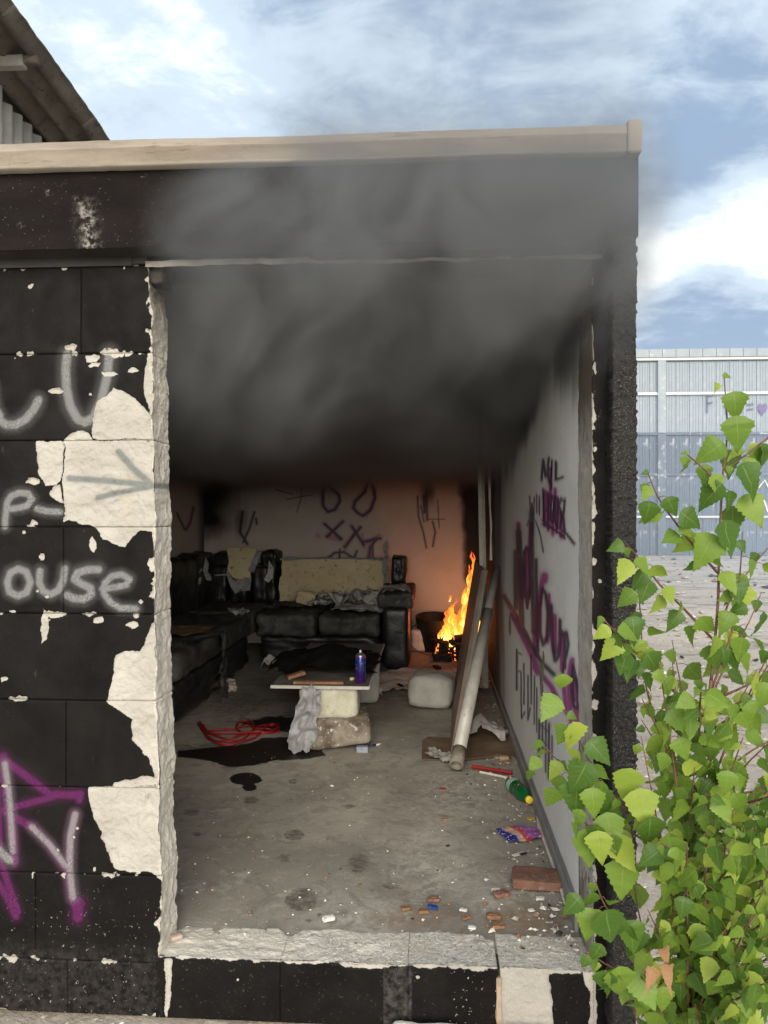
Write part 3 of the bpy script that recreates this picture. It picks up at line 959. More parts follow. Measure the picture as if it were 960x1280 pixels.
def fa_back(P):
    q = to_px(P[:, 0], P[:, 1], P[:, 2])
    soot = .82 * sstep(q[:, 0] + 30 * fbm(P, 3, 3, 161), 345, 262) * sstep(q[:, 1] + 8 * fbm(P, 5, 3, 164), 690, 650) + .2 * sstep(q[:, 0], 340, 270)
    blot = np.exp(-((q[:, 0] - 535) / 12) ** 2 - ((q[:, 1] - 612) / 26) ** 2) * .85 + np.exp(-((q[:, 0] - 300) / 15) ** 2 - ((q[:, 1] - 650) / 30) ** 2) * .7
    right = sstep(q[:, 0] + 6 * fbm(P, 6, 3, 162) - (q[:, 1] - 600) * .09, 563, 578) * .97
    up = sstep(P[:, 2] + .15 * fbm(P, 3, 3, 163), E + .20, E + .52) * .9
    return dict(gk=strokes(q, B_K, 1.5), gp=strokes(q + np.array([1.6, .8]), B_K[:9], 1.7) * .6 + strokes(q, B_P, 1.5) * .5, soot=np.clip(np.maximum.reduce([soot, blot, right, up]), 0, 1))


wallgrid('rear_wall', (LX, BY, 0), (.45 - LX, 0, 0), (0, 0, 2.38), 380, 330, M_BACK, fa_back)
def fa_left(P):
    q = to_px(P[:, 0], np.maximum(P[:, 1], 3), P[:, 2])
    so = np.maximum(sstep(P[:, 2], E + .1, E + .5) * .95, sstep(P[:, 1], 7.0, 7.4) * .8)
    return dict(gk=strokes(q, [([(221, 641), (226, 652), (231, 662)], 1.6)]), gp=strokes(q, [([(233, 662), (238, 652), (242, 634)], 2.2)]), soot=so)
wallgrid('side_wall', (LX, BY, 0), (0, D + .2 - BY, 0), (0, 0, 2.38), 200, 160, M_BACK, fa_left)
mb = MB(); mb.box(LX - .24, LX - .004, D + .2, BY + .15, 0, E + .95); mb.box(LX - .003, .543, BY + .004, BY + .15, 0, E + .95)
obj('outer_wall', mb, M_GRIT, ROOT)
mb = MB(); mb.box(LX, .449, D + .2, BY, E + .90, E + .955); obj('ceiling', mb, M_SOOTCONC, ROOT)

# room floor with stains
ys = np.concatenate([np.linspace(2.24, 4.6, 180), np.linspace(4.62, BY, 90)]); xs = np.linspace(LX, .449, 220)
Xg, Yg = np.meshgrid(xs, ys, indexing='ij')
P = np.stack([Xg.ravel(), Yg.ravel(), np.full(Xg.size, FL)], 1)
P[:, 2] += fbm(P, 3, 4, 171) * .004 - .006 * sstep(Yg.ravel(), 2.6, 2.3)
q = to_px(P[:, 0], P[:, 1], P[:, 2])
ell = lambda cx, cy, rx, ry: np.clip(1.0 - .5 * (((q[:, 0] - cx) / rx) ** 2 + ((q[:, 1] - cy) / ry) ** 2), 0, 1)
st = np.maximum.reduce([ell(377, 1125, 22, 15), ell(368, 1044, 13, 7), ell(314, 1000, 13, 6) * .8, ell(448, 1080, 17, 17) * .72, ell(240, 1015, 14, 6) * .75, ell(435, 1008, 12, 4) * .7, ell(355, 1074, 12, 8) * .65, ell(366, 977, 7, 4) * .8,
                        ell(268, 937, 60, 12) * .7, ell(560, 870, 9, 3) * .8, ell(470, 868, 14, 4) * .6, ell(500, 960, 9, 3) * .5, ell(490, 1108, 14, 7) * .6, ell(385, 1151, 4, 3), ell(400, 1143, 4, 3), ell(300, 880, 60, 22) * .62, ell(246, 1043, 6, 3)])
wp = [(222, 938), (262, 934), (300, 932), (330, 922), (362, 922), (396, 930), (408, 944), (380, 949), (345, 951), (318, 957), (285, 958), (255, 950), (222, 946)]
wet = np.clip(.5 - sdf_poly(q, wp) / 14, 0, 1)
wet = np.maximum.reduce([wet, ell(307, 974, 20, 8), ell(312, 984, 10, 5) * .9, ell(355, 905, 60, 12) * .75, ell(300, 900, 40, 10) * .5])
pw = np.maximum.reduce([ell(575, 990, 45, 30), ell(540, 1090, 50, 32), ell(635, 1120, 50, 35) * .8, ell(530, 1050, 25, 15) * .7, ell(650, 900, 50, 70) * .6, ell(450, 1145, 60, 20) * .8, ell(560, 1010, 60, 20) * .7])
sa = np.maximum.reduce([ell(660, 1146, 40, 17), ell(520, 1148, 55, 14) * .8, ell(500, 1110, 30, 12) * .3])
obj('room_floor', None, M_FLOOR, ROOT, True, dict(stain=st, wet=wet, powder=pw, sand=sa), verts=P, faces=grid_faces(len(xs), len(ys)))

# the standing white door post at the back right
mb = MB()
M_PAINT = simple('old_white_paint', (.62, .58, .50), (.72, .68, .60), 20, .6, .4, .003, 60, coords='pos', c3=(.35, .30, .24))
post = MB(); a = PZ(607, 862, FL); b = Vector((PY(599.5, 600, 5.62).x, 5.62, 0))
post.tube([(a.x, 5.6, FL), (b.x, 5.62, E + .88)], .024, 4)
t = thing('door_post', 'narrow white painted post standing at the back by the sooty wall', 'post', (a.x, 5.6, FL))
obj('post', post, M_PAINT, t)
mb = MB(); zz = FL + 1.0
random.seed(11)
pts = [(a.x + .045 - .02 * i / 8 + random.uniform(-.006, .006), 5.62, E - .35 + .13 * i) for i in range(9)]
mb.tube(pts, [.006 + random.uniform(0, .008) for _ in pts], 5)
obj('splintered_edge', mb, M_PAINT, t)

# ------------------------------------------------------------------ yard, shed and barn
m, n, out = new_mat('yard_ground')
p = n.pos()
c = n.mix(n.step(n.noise(p, .35, 7, .6, .5), .35, .65), (.42, .36, .29), (.55, .475, .39))
c = n.mix(n.step(n.noise(n.vmath('MULTIPLY', p, (.6, 1.5, 1)), 1.1, 7, .68, .5), .50, .66), c, (.24, .21, .18))
c = n.mix(n.math('MULTIPLY', n.step(n.noise(p, 6, 7, .72), .52, .68), .7), c, (.66, .61, .54))
c = n.mix(n.math('MULTIPLY', n.step(n.noise(n.vmath('ADD', p, (8, 1, 0)), 11, 6, .7), .55, .7), .7), c, (.10, .08, .06))
principled(n, out, c, .85, 0, n.bump(n.noise(p, 14, 8, .7), .7, .03), .3)
M_YARD = m
def near_ground(x0, x1, y0, y1, res, name):
    xs = np.arange(x0, x1 + res / 2, res); ys = np.arange(y0, y1 + res / 2, res)
    X, Y = np.meshgrid(xs, ys, indexing='ij')
    P = np.stack([X.ravel(), Y.ravel(), np.zeros(X.size)], 1)
    return P, grid_faces(len(xs), len(ys))
# one sheet: dense near the building, wide rim to the horizon
bm = bmesh.new()
def axis(lo, hi, res): return list(np.arange(lo, hi + 1e-6, res))
xs = [-900, -300, -80, -30, -12] + axis(-6, 10, .16) + [16, 24, 34, 60, 120, 320, 900]
ys = [-900, -300, -80, -20, -6] + axis(-2, 14, .16) + [18, 24, 30, 50, 110, 320, 900]
X, Y = np.meshgrid(xs, ys, indexing='ij')
P = np.stack([X.ravel(), Y.ravel(), np.zeros(X.size)], 1)
fade = sstep(np.abs(P[:, 0]), 12, 6) * sstep(np.abs(P[:, 1] - 6), 10, 7)
P[:, 2] += (fbm(P, 1.3, 5, 201) * .03 - .012) * fade
inroom = (P[:, 0] > -2.5) & (P[:, 0] < .7) & (P[:, 1] > 2.0) & (P[:, 1] < 7.7)
P[:, 2] = np.where(inroom, np.minimum(P[:, 2], 0.0), P[:, 2])
obj('ground', None, M_YARD, None, True, verts=P, faces=grid_faces(len(xs), len(ys)), origin=(0, 0, 0), kind='structure')
bm.free()

# rubble and litter that nobody could count
def rubble(name, label_mats, pts, sizes, seed, flat=.5):
    r = np.random.default_rng(seed)
    V = []; Fs = []; MI = []
    base = np.array([(1, 0, 0), (0, 1, 0), (-1, 0, 0), (0, -1, 0), (.2, .1, 1), (-.1, .2, -1)], float)
    fc = [(0, 1, 4), (1, 2, 4), (2, 3, 4), (3, 0, 4), (1, 0, 5), (2, 1, 5), (3, 2, 5), (0, 3, 5)]
    for i, (p_, s_) in enumerate(zip(pts, sizes)):
        q = base * (1 + r.uniform(-.45, .45, (6, 3))) * s_ * np.array([1, r.uniform(.5, 1), flat])
        a = r.uniform(0, 6.28); R = np.array([[math.cos(a), -math.sin(a), 0], [math.sin(a), math.cos(a), 0], [0, 0, 1]])
        q = q @ R.T + np.array(p_) + np.array([0, 0, s_ * flat * .6])
        b = len(V); V += q.tolist(); Fs += [tuple(b + k for k in f) for f in fc]; MI += [int(r.integers(0, len(label_mats)))] * 8
    return obj(name, None, label_mats, None, False, verts=V, faces=Fs, mi=MI, origin=(0, 0, 0), kind='stuff')


flat = lambda nm, c, r=.85: simple(nm, c, tuple(x * .75 for x in c), 40, r, .3, .002, 120)
CH_W = flat('crumb_white', (.72, .69, .62)); CH_G = flat('crumb_grey', (.33, .31, .28)); CH_B = flat('crumb_brown', (.30, .15, .08)); CH_D = flat('crumb_dark', (.03, .028, .025)); CH_T = flat('crumb_tan', (.45, .40, .33))
pts = []; sz = []
for i in range(4200):
    y = 2.26 + 4.6 * rng.random() ** 1.5; x = rng.uniform(-.95, .43)
    if rng.random() < .35: x = .43 - abs(rng.normal(0, .10))
    if x < -1.4: continue
    pts.append((x, y, FL)); sz.append(.0009 + .0036 * rng.random() ** 5 * (2.4 if x > .15 else 1.3) * (1.6 if y < 2.7 else 1))
rubble('floor_grit', [CH_W, CH_W, CH_T, CH_D, CH_B, CH_G], pts, sz, 5)
pts = []; sz = []
for i in range(2600):
    y = 3 + 22 * rng.random() ** 1.3; x = .75 + rng.random() * (y * .62 + .4)
    pts.append((x, y, 0)); sz.append((.006 + .05 * rng.random() ** 5) * (.6 + y / 14))
for i in range(900):
    pts.append((rng.uniform(-1.4, .9), rng.uniform(1.75, 2.15), .0)); sz.append(.003 + .010 * rng.random() ** 3)
rubble('yard_rubble', [CH_W, CH_T, CH_G, CH_B, CH_D, CH_T], pts, sz, 6, .4)

# --- metal shed far across the yard
M_CLAD = simple('pale_cladding', (.215, .25, .27), (.27, .30, .32), 1.2, .55, .15, .005, 20, .1, .4, c3=(.36, .38, .37))
M_CLADD = simple('grimy_blue_cladding', (.045, .062, .085), (.085, .108, .14), .9, .55, .15, .005, 20, .1, .4, c3=(.33, .34, .34))
M_CLADP = simple('pale_steel_trim', (.50, .51, .48), (.60, .60, .56), 2, .6, .1, .005, 20)
shed_y = 26.0
SH = thing('metal_shed', 'long shed clad in ribbed metal sheets, pale above and dark blue below, across the yard', 'shed', (9.5, shed_y, 0))
zpx = lambda px_y, px_x=880: PY(px_x, px_y, shed_y).z
rows = [(zpx(452), zpx(491), M_CLAD), (zpx(493), zpx(541), M_CLAD), (zpx(543), zpx(592), M_CLADD), (zpx(594), zpx(645), M_CLADD), (zpx(647), 0.02, M_CLADD)]
wP = (PY(897, 500, shed_y).x - PY(863.5, 500, shed_y).x) / 2
x_start = PY(843, 500, shed_y).x - wP * 14
NP = 30
for ri, (z1, z0, mt) in enumerate(rows):
    prof = [(0, 0), (.04, 0), (.055, .035), (.075, .035), (.09, 0)]
    for k in (1, 2, 3): prof += [(.09 + (wP - .09) * k / 4 - .012, 0), (.09 + (wP - .09) * k / 4, .012), (.09 + (wP - .09) * k / 4 + .012, 0)]
    prof += [(wP - .006, 0), (wP - .006, -.02)]
    mb = MB()
    x_ = 0
    vs = [(a_, -b_, z) for a_, b_ in prof for z in (z0, z1)]
    mb.add(vs, [(2 * i, 2 * i + 2, 2 * i + 3, 2 * i + 1) for i in range(len(prof) - 1)])
    me_o = obj('cladding_panel', mb, mt, None, origin=(0, 0, 0)); me = me_o.data
    bpy.data.objects.remove(me_o)
    for k in range(NP):
        o = bpy.data.objects.new('cladding_panel', me); COL.objects.link(o); o.parent = SH
        o.location = (x_start + k * wP - 9.5, .0 + (k % 3) * .004, 0)
mb = MB(); mb.box(x_start, x_start + NP * wP, shed_y + .04, shed_y + 14, 0, zpx(449)); obj('shed_body', mb, M_CLADD, SH)
for k in range(NP):
    mb = MB(); mb.box(x_start + k * wP + .008, x_start + (k + 1) * wP - .008, shed_y - .16, shed_y + .3, zpx(447), zpx(437)); obj('roof_edge_piece', mb, M_CLAD, SH)
mb = MB(); mb.box(x_start, x_start + NP * wP, shed_y - .12, shed_y + .1, zpx(450.5), zpx(447.4)); obj('eaves_rail', mb, M_CLADP, SH)
for pyy, mt, hh in ((492, M_CLADP, 1.6), (542, M_CLADD, 1.6), (593, M_CLADD, 1.4), (646, M_CLADP, 1.2)):
    mb = MB(); mb.box(x_start, x_start + NP * wP, shed_y - .10, shed_y - .0365, zpx(pyy + hh), zpx(pyy - hh)); obj('rail', mb, mt, SH)
for px_ in (826, 1010):
    xx_ = PY(px_, 500, shed_y).x
    mb = MB(); mb.box(xx_ - .13, xx_ + .13, shed_y - .15, shed_y - .101, zpx(541), zpx(451)); obj('post', mb, M_CLAD, SH)
    mb = MB(); mb.box(xx_ - .13, xx_ + .13, shed_y - .15, shed_y - .101, 0, zpx(543)); obj('post', mb, M_CLADD, SH)
M_SPRAYD = simple('dark_spray', (.09, .09, .13), None, rough=.8, bump=0)
M_SPRAYV = simple('violet_spray', (.13, .08, .2), None, rough=.8, bump=0)
gl = MB()
for st_ in ([(884, 494), (884, 516)], [(884, 495), (893, 494)], [(884, 504), (891, 503)], [(905, 508), (912, 508)], [(908, 498), (908, 518)], [(917, 510), (926, 496), (927, 516)], [(934, 506), (942, 505)], [(934, 512), (942, 511)]):
    gl.ribbon([PY(a_, b_, shed_y - .055) for a_, b_ in st_], .055, (0, -1, 0))
obj('graffiti', gl, M_SPRAYD, SH)
hp = [PY(953 + 7 * .9 * (16 * math.sin(t) ** 3) / 16, 511 - 9 * (13 * math.cos(t) - 5 * math.cos(2 * t) - 2 * math.cos(3 * t) - math.cos(4 * t)) / 16, shed_y - .058) for t in np.linspace(0, 2 * math.pi, 25)[:-1]]
mb = MB(); mb.add(hp, [tuple(range(24))]); obj('heart', mb, M_SPRAYV, SH)
gl = MB(); random.seed(3)
for st_ in ([(938, 626), (946, 622), (951, 632), (944, 640)], [(948, 610), (956, 600), (962, 612)], [(936, 618), (934, 632)], [(955, 625), (960, 640)], [(797, 640), (804, 636)], [(800, 632), (802, 644)]):
    gl.ribbon([PY(a_, b_, shed_y - .055) for a_, b_ in st_], .05, (0, -1, 0))
obj('white_scribble', gl, M_PAINT, SH)

# --- barn eaves at the upper left: corrugated fibre-cement roof seen from below
M_FIBRE = simple('fibre_cement', (.095, .080, .062), (.14, .12, .095), 2.5, .9, .4, .01, 25, coords='pos', c3=(.05, .047, .043))
M_FIBREW = simple('fibre_cement_wall', (.26, .25, .215), (.33, .315, .275), 2.5, .9, .4, .01, 25, coords='pos')
xe = -5.62
A0 = Vector((xe, 8.0, E + 6.76 + .19))
slope = -.098
BARN = thing('barn', 'old barn with a corrugated fibre-cement roof and wall seen beyond the flat roof', 'barn', (-8, 9, 0))
def zr(y): return E + 6.74 + slope * (y - 10.2) + .04
for s_i in range(4):                      # courses of sheets, each lapping over the next
    y0_ = 7.6 + s_i * 2.45; y1_ = y0_ + 2.6
    for c_i in range(4):
        x1_ = xe - c_i * 1.02; x0_ = x1_ - 1.04
        xs = np.linspace(x0_, x1_, 49); ys2 = np.linspace(y0_, y1_, 26)
        X, Y = np.meshgrid(xs, ys2, indexing='ij')
        Zr = zr(Y) + .065 * np.cos((X - xe) * 2 * math.pi / .40) - .012 * s_i + .006 * c_i
        P = np.stack([X.ravel(), Y.ravel(), Zr.ravel()], 1)
        P[:, 0] += np.where(np.abs(P[:, 0] - xe) < .02, fbm(P, 3, 4, 211) * .05, 0)
        top = P.copy(); top[:, 2] += .022
        fs = grid_faces(49, 26)
        V = np.vstack([P, top]); nn_ = len(P)
        edge_q = []
        for i in (0, 48):
            for j in range(25): a_ = i * 26 + j; edge_q.append((a_, a_ + 1, a_ + 1 + nn_, a_ + nn_))
        for j in (0, 25):
            for i in range(48): a_ = i * 26 + j; edge_q.append((a_, a_ + 26, a_ + 26 + nn_, a_ + nn_))
        obj('roof_sheet', None, M_FIBRE, BARN, True, verts=V, faces=np.vstack([fs[:, ::-1], fs + nn_, np.array(edge_q)]))
for yb in (8.6, 10.9, 13.2, 15.5):       # purlins poking past the gable wall
    mb = MB(); mb.box(-10, xe - .32, yb - .07, yb + .07, zr(yb) - .21, zr(yb) - .045, bev=.008); obj('purlin', mb, M_FIBREW, BARN)
    mb = MB(); mb.box(xe - .33, xe - .12, yb - .05, yb + .05, zr(yb) - .16, zr(yb) - .04, bev=.01); obj('bracket', mb, M_FIBRE, BARN)
for k in range(9):
    y0_ = 8.4 + k * 1.0
    ys2 = np.linspace(y0_, y0_ + 1.04, 41)
    zt_ = zr(y0_) - .22 - (k % 2) * .05
    V = []
    for y in ys2:
        for z in (0, zt_):
            V.append((-6.62 - .006 * (k % 2) + .045 * math.cos((y) * 2 * math.pi / .30), y, z))
    obj('wall_sheet', None, M_FIBREW, BARN, True, verts=V, faces=grid_faces(41, 2))
mb = MB(); mb.box(-12, -6.72, 8.3, 17.5, 0, zr(17.5) - .3); obj('barn_wall', mb, M_FIBREW, BARN)

# ------------------------------------------------------------------ things in the room
M_LEATH = simple('black_leather', (.010, .010, .012), (.022, .022, .024), 6, .36, .5, .006, 28, c3=(.035, .034, .033))
M_LEATHW = simple('worn_dusty_leather', (.028, .028, .026), (.085, .083, .075), 5, .6, .6, .008, 34, c3=(.12, .115, .105))
M_LINING = simple('torn_lining', (.22, .23, .24), (.34, .35, .35), 9, .9, .4, .004, 60, c3=(.10, .10, .10))
M_FOAM = simple('yellow_foam', (.60, .51, .31), (.70, .61, .40), 5, .95, .5, .004, 120, c3=(.26, .19, .08), speck=(22, .10, (.13, .09, .04)))
M_CLOTH = simple('pale_dirty_cloth', (.42, .41, .40), (.58, .57, .56), 10, .95, .3, .003, 90, c3=(.13, .125, .12))
M_CLOTHB = simple('black_cloth', (.005, .005, .005), (.009, .009, .009), 10, 1, .3, .003, 90, spec=.1)
M_BROWNF = simple('brown_foam', (.13, .08, .04), (.20, .13, .07), 9, .95, .5, .005, 80)


def pad(name, x0, x1, y0, y1, z0, z1, mat, seed, parent, amp=.018, p=7.0, wr=.026, rotz=0, div=16, **props):
    """upholstered block: rounded box with soft wrinkles"""
    bm = bmesh.new(); bmesh.ops.create_cube(bm, size=1)
    bmesh.ops.subdivide_edges(bm, edges=bm.edges[:], cuts=div, use_grid_fill=True)
    P = np.array([v.co[:] for v in bm.verts]); bm.verts.index_update()
    fs = [[v.index for v in f.verts] for f in bm.faces]; bm.free()
    S = np.array([x1 - x0, y1 - y0, z1 - z0]); W = P * S
    r = min(S) * .22
    inner = np.clip(W, -(S / 2 - r), S / 2 - r)
    dv = W - inner; ln = np.linalg.norm(dv, axis=1)[:, None]
    W = inner + np.where(ln > 1e-9, dv / np.maximum(ln, 1e-9) * r, 0)
    ln2 = np.linalg.norm(P, axis=1)[:, None]
    C = np.array([(x0 + x1) / 2, (y0 + y1) / 2, (z0 + z1) / 2])
    Q = W + C
    cr = 1 - np.abs(fbm(Q, 7, 3, seed)) * 2.5
    W = W + P / ln2 * (fbm(Q, 3, 3, seed + 1) * amp + np.clip(cr, 0, 1) * -wr)[:, None]
    if rotz:
        c_, s_ = math.cos(rotz), math.sin(rotz)
        W = W @ np.array([[c_, s_, 0], [-s_, c_, 0], [0, 0, 1]])
    return obj(name, None, mat, parent, True, verts=W + C, faces=fs, **props)


SOFA = thing('corner_sofa', 'torn black leather corner sofa against the graffitied rear wall', 'sofa', (-1.3, 6.3, FL))
# section along the rear wall
pad('base', -1.42, -.42, 6.26, 7.15, FL + .03, FL + .27, M_LEATH, 301, SOFA)
pad('seat_cushion', -1.44, -.93, 6.18, 6.95, FL + .25, FL + .455, M_LEATHW, 302, SOFA)
pad('seat_cushion', -.925, -.41, 6.18, 6.95, FL + .25, FL + .455, M_LEATHW, 303, SOFA)
pad('backrest', -1.40, -.40, 7.12, 7.34, FL + .1, FL + .78, M_LEATH, 304, SOFA)
# exposed foam in the back
P, fs = crumple(.99, .41, 305, .012, 50, 26, 6, .03)
V = np.stack([P[:, 0] - .90, 7.09 - P[:, 2] - .03, P[:, 1] + E - .645], 1)
V[:, 2] = np.where(V[:, 2] > E - .50, V[:, 2] + fbm(V, 9, 4, 306) * .012, V[:, 2])
obj('foam_panel', None, M_FOAM, SOFA, True, verts=V, faces=fs, label='bare yellow foam of the sofa back')
mb = MB(); mb.tube([(-1.40 + .1 * i, 7.08, E - .44 + .012 * math.sin(i * 2.2)) for i in range(11)], [.012 + .006 * (i % 3) for i in range(11)], 6)
obj('torn_edge', mb, M_LINING, SOFA)
pad('backrest_end', -.37, -.215, 6.94, 7.2, FL + .40, PY(500, 693, 7.0).z, M_LEATH, 308, SOFA)
P, fs = crumple(.05, .36, 309, .02, 8, 24, 22, .3)
obj('torn_cover', None, M_LINING, SOFA, True, verts=np.stack([P[:, 0] - .405, 6.97 - P[:, 2], P[:, 1] + FL + .80], 1), faces=fs)
# right armrest
pad('armrest', -.40, -.175, 6.16, 7.05, FL + .0, FL + .52, M_LEATH, 310, SOFA, wr=.006)
P_ = pad('armrest_top', -.43, -.145, 6.10, 7.05, FL + .50, FL + .63, M_LEATHW, 311, SOFA, amp=.02, wr=.02)
# left section along the side wall
pad('base', -2.1, -1.46, 4.36, 6.2, FL + .02, FL + .30, M_LEATH, 312, SOFA)
pad('seat_cushion', -2.05, -1.44, 4.34, 5.22, FL + .28, FL + .46, M_LEATHW, 313, SOFA, wr=.02)
pad('seat_cushion', -2.05, -1.43, 5.22, 6.15, FL + .28, FL + .47, M_LEATHW, 314, SOFA, wr=.02)
pad('seat_cushion', -2.05, -1.45, 6.16, 6.95, FL + .26, FL + .465, M_LEATHW, 315, SOFA, wr=.02)
for i, (y0_, y1_) in enumerate(((4.4, 5.1), (5.1, 5.75), (5.75, 6.4), (6.4, 7.0))):
    pad('backrest', -2.2, -1.98, y0_, y1_, FL + .40, FL + .90 + .02 * (i % 2), M_LEATH, 316 + i, SOFA, amp=.02, wr=.02)
for i, x_ in enumerate((-2.05, -1.86, -1.66)):
    pad('backrest_roll', x_, x_ + .17, 6.98, 7.22, FL + .42, FL + .78, M_LEATH, 321 + i, SOFA, amp=.02, wr=.018, div=10)
pad('backrest', -2.08, -1.70, 7.1, 7.34, FL + .3, PY(250, 688, 7.2).z, M_LEATH, 325, SOFA)
pad('backrest', -1.60, -1.42, 7.02, 7.3, FL + .3, PY(330, 686, 7.1).z, M_LEATH, 326, SOFA, amp=.02)


def flap(pxpoly, y, mat, seed, parent, name='torn_cover', depth=.03, **props):
    """a ragged hanging piece of cover, outlined in the wall direction and bulging towards the room"""
    pts = [PY(a_, b_, y) for a_, b_ in pxpoly]
    c = sum(pts, Vector()) / len(pts)
    V = [c]; Fc = []
    R_ = 4; k = len(pts)
    for r in range(1, R_ + 1):
        for q_ in pts:
            V.append(c + (q_ - c) * r / R_)
    V = np.array([v[:] for v in V])
    V[:, 1] += -depth * (1 - np.abs(fbm(V, 14, 3, seed)) * 2)
    Fc = [(0, 1 + i, 1 + (i + 1) % k) for i in range(k)]
    for r in range(R_ - 1):
        a0 = 1 + r * k
        Fc += [(a0 + i, a0 + k + i, a0 + k + (i + 1) % k, a0 + (i + 1) % k) for i in range(k)]
    return obj(name, None, mat, parent, True, verts=V, faces=Fc, **props)


flap([(284, 685), (300, 684), (321, 686), (320, 698), (313, 711), (314, 722), (308, 728), (302, 737), (295, 735), (288, 728), (284, 715), (286, 702)], 6.94, M_FOAM, 331, SOFA, 'foam_panel')
flap([(284, 712), (290, 722), (303, 724), (315, 722), (313, 738), (300, 739), (295, 742), (289, 733), (285, 722)], 6.90, M_LINING, 332, SOFA)
flap([(222, 693), (231, 699), (246, 710), (254, 711), (250, 717), (238, 718), (230, 714), (226, 703)], 6.55, M_LINING, 333, SOFA)
flap([(235, 722), (245, 724), (253, 721), (252, 729), (243, 733), (236, 729)], 6.5, M_LINING, 334, SOFA)
flap([(258, 696), (262, 704), (261, 718), (266, 719), (265, 726), (258, 725), (255, 713)], 6.6, M_LINING, 335, SOFA)
flap([(337, 700), (342, 710), (342, 722), (336, 728), (331, 724), (335, 716)], 6.95, M_CLOTH, 336, SOFA)
flap([(322, 688), (329, 688), (318, 716), (311, 713)], 6.9, M_LINING, 337, SOFA)
flap([(268, 718), (284, 717), (284, 720), (268, 720)], 6.9, M_LINING, 338, SOFA)
crumple_obj('exposed_stuffing', .34, .44, (-1.66, 5.0, FL + .482), M_BROWNF, 341, 0, .015, 9, SOFA)
# cover hanging off the left seat
P, fs = crumple(.10, .44, 343, .03, 12, 24, 16, .25)
obj('hanging_cover', None, M_LEATHW, SOFA, True, verts=np.stack([-1.415 + P[:, 2], P[:, 0] * 1.6 + 5.08, P[:, 1] + FL + .25], 1), faces=fs)
P, fs = crumple(.55, .6, 344, .022, 30, 30, 7, .15)
obj('torn_cover', None, M_LEATHW, SOFA, True, verts=P + np.array([-1.70, 4.9, FL + .45]), faces=fs)

# rags on the sofa
def rag(label, cx, cy, w_, h_, mat, seed, z, rotz=0, amp=.05, freq=7, cat='rag', name='rag', group=None, **k):
    o = crumple_obj(name, w_, h_, (cx, cy, z), mat, seed, rotz, amp, freq, **k)
    return tag(o, label, cat, group)


zs_ = FL + .452
rag('pale crumpled sheet lying along the back of the sofa seat', -.66, 6.76, .62, .42, M_CLOTH, 351, zs_, .1, .10, 7, 'sheet', 'crumpled_sheet')
rag('grey-white flattened rag on the right seat cushion of the sofa', -.60, 6.42, .46, .34, M_CLOTH, 352, zs_, .1, .03, 8)
rag('dark crumpled plastic between the foam scrap and the pale sheet', -.98, 6.8, .34, .28, simple('dark_plastic', (.05, .05, .05), (.16, .16, .16), 14, .5), 353, zs_, 0, .06, 8, 'plastic', 'crumpled_plastic')
rag('dusty grey rag spread on the middle of the sofa seat', -1.24, 6.6, .30, .36, M_LEATHW, 354, zs_, 0, .03, 8)
rag('light torn cloth draped over the sofa armrest', -.29, 6.42, .26, .5, M_CLOTH, 355, FL + .615, .05, .035, 9, 'cloth', 'draped_cloth', fall=lambda X, Y: -2.2 * np.clip(np.abs(X) - .08, 0, 1) ** 1.3)
o = chunk_obj('foam_scrap', (.16, .05, .12), (-1.09, 6.62, zs_), .3, M_FOAM, 356, amp=.06, tilt=(.5, .3))
tag(o, 'small yellow foam scrap standing on the sofa seat', 'foam')

for i, (px_, py_, w_, mt, lb) in enumerate([(395, 758, .12, M_CLOTH, 'pale scrap on the left seat cushion near the foam scrap'), (470, 757, .13, M_CLOTH, 'pale scrap at the right end of the seat near the armrest'),
                                            (432, 752, .16, M_LINING, 'grey torn lining scrap in the middle of the seat'), (300, 770, .16, M_LINING, 'grey scrap on the corner seat below the hanging foam')]):
    q = PZ(px_, py_, zs_ + .02)
    o = crumple_obj('scrap', w_, w_ * .8, (q.x, q.y, zs_ + .015), mt, 640 + i, i * .7, .05, 13, nu=18, nv=16, edge=.3); tag(o, lb, 'scrap', 'scraps on the sofa')
# table: board on stone blocks
M_BOARD = simple('grimy_board', (.09, .082, .072), (.15, .138, .12), 5, .65, .3, .002, 60, c3=(.17, .16, .14))
M_EDGE = simple('board_edge', (.45, .43, .39), (.56, .54, .49), 20, .8)
TB = thing('board_table', 'low table made of a dirty board laid on rough stone blocks', 'table', (-.59, 4.7, FL + .335))
mb = MB(); mb.box(-.853, -.332, 4.055, 5.38, FL + .3385, FL + .350); obj('board', mb, M_BOARD, TB)
mb = MB(); mb.box(-.855, -.330, 4.045, 4.0545, FL + .336, FL + .352); mb.box(-.3315, -.326, 4.055, 5.38, FL + .336, FL + .352); obj('board_edge', mb, M_EDGE, TB)
TZ = FL + .350
M_PALE = simple('pale_stone', (.50, .48, .37), (.62, .60, .48), 11, .92, .8, .008, 48, c3=(.36, .34, .25))
o = chunk_obj('stone_block', (.315, .26, .175), (-.555, 4.20, FL + .160), .04, M_PALE, 361, amp=.045, freq=4, tilt=(0, -.04)); tag(o, 'pale yellowish rough stone block directly under the front of the table board', 'block', 'stone blocks under the table')
o = chunk_obj('stone_block', (.36, .24, .165), (-.515, 4.19, FL), .14, M_DIRTYST, 362, amp=.04, freq=4, tilt=(0, -.09)); tag(o, 'brown stained stone block on the floor, lowest of the table pile', 'block', 'stone blocks under the table')
o = chunk_obj('stone_block', (.30, .22, .33), (-.50, 5.16, FL), .1, M_GREYST, 363, amp=.03); tag(o, 'grey block under the far end of the table board', 'block', 'stone blocks under the table')
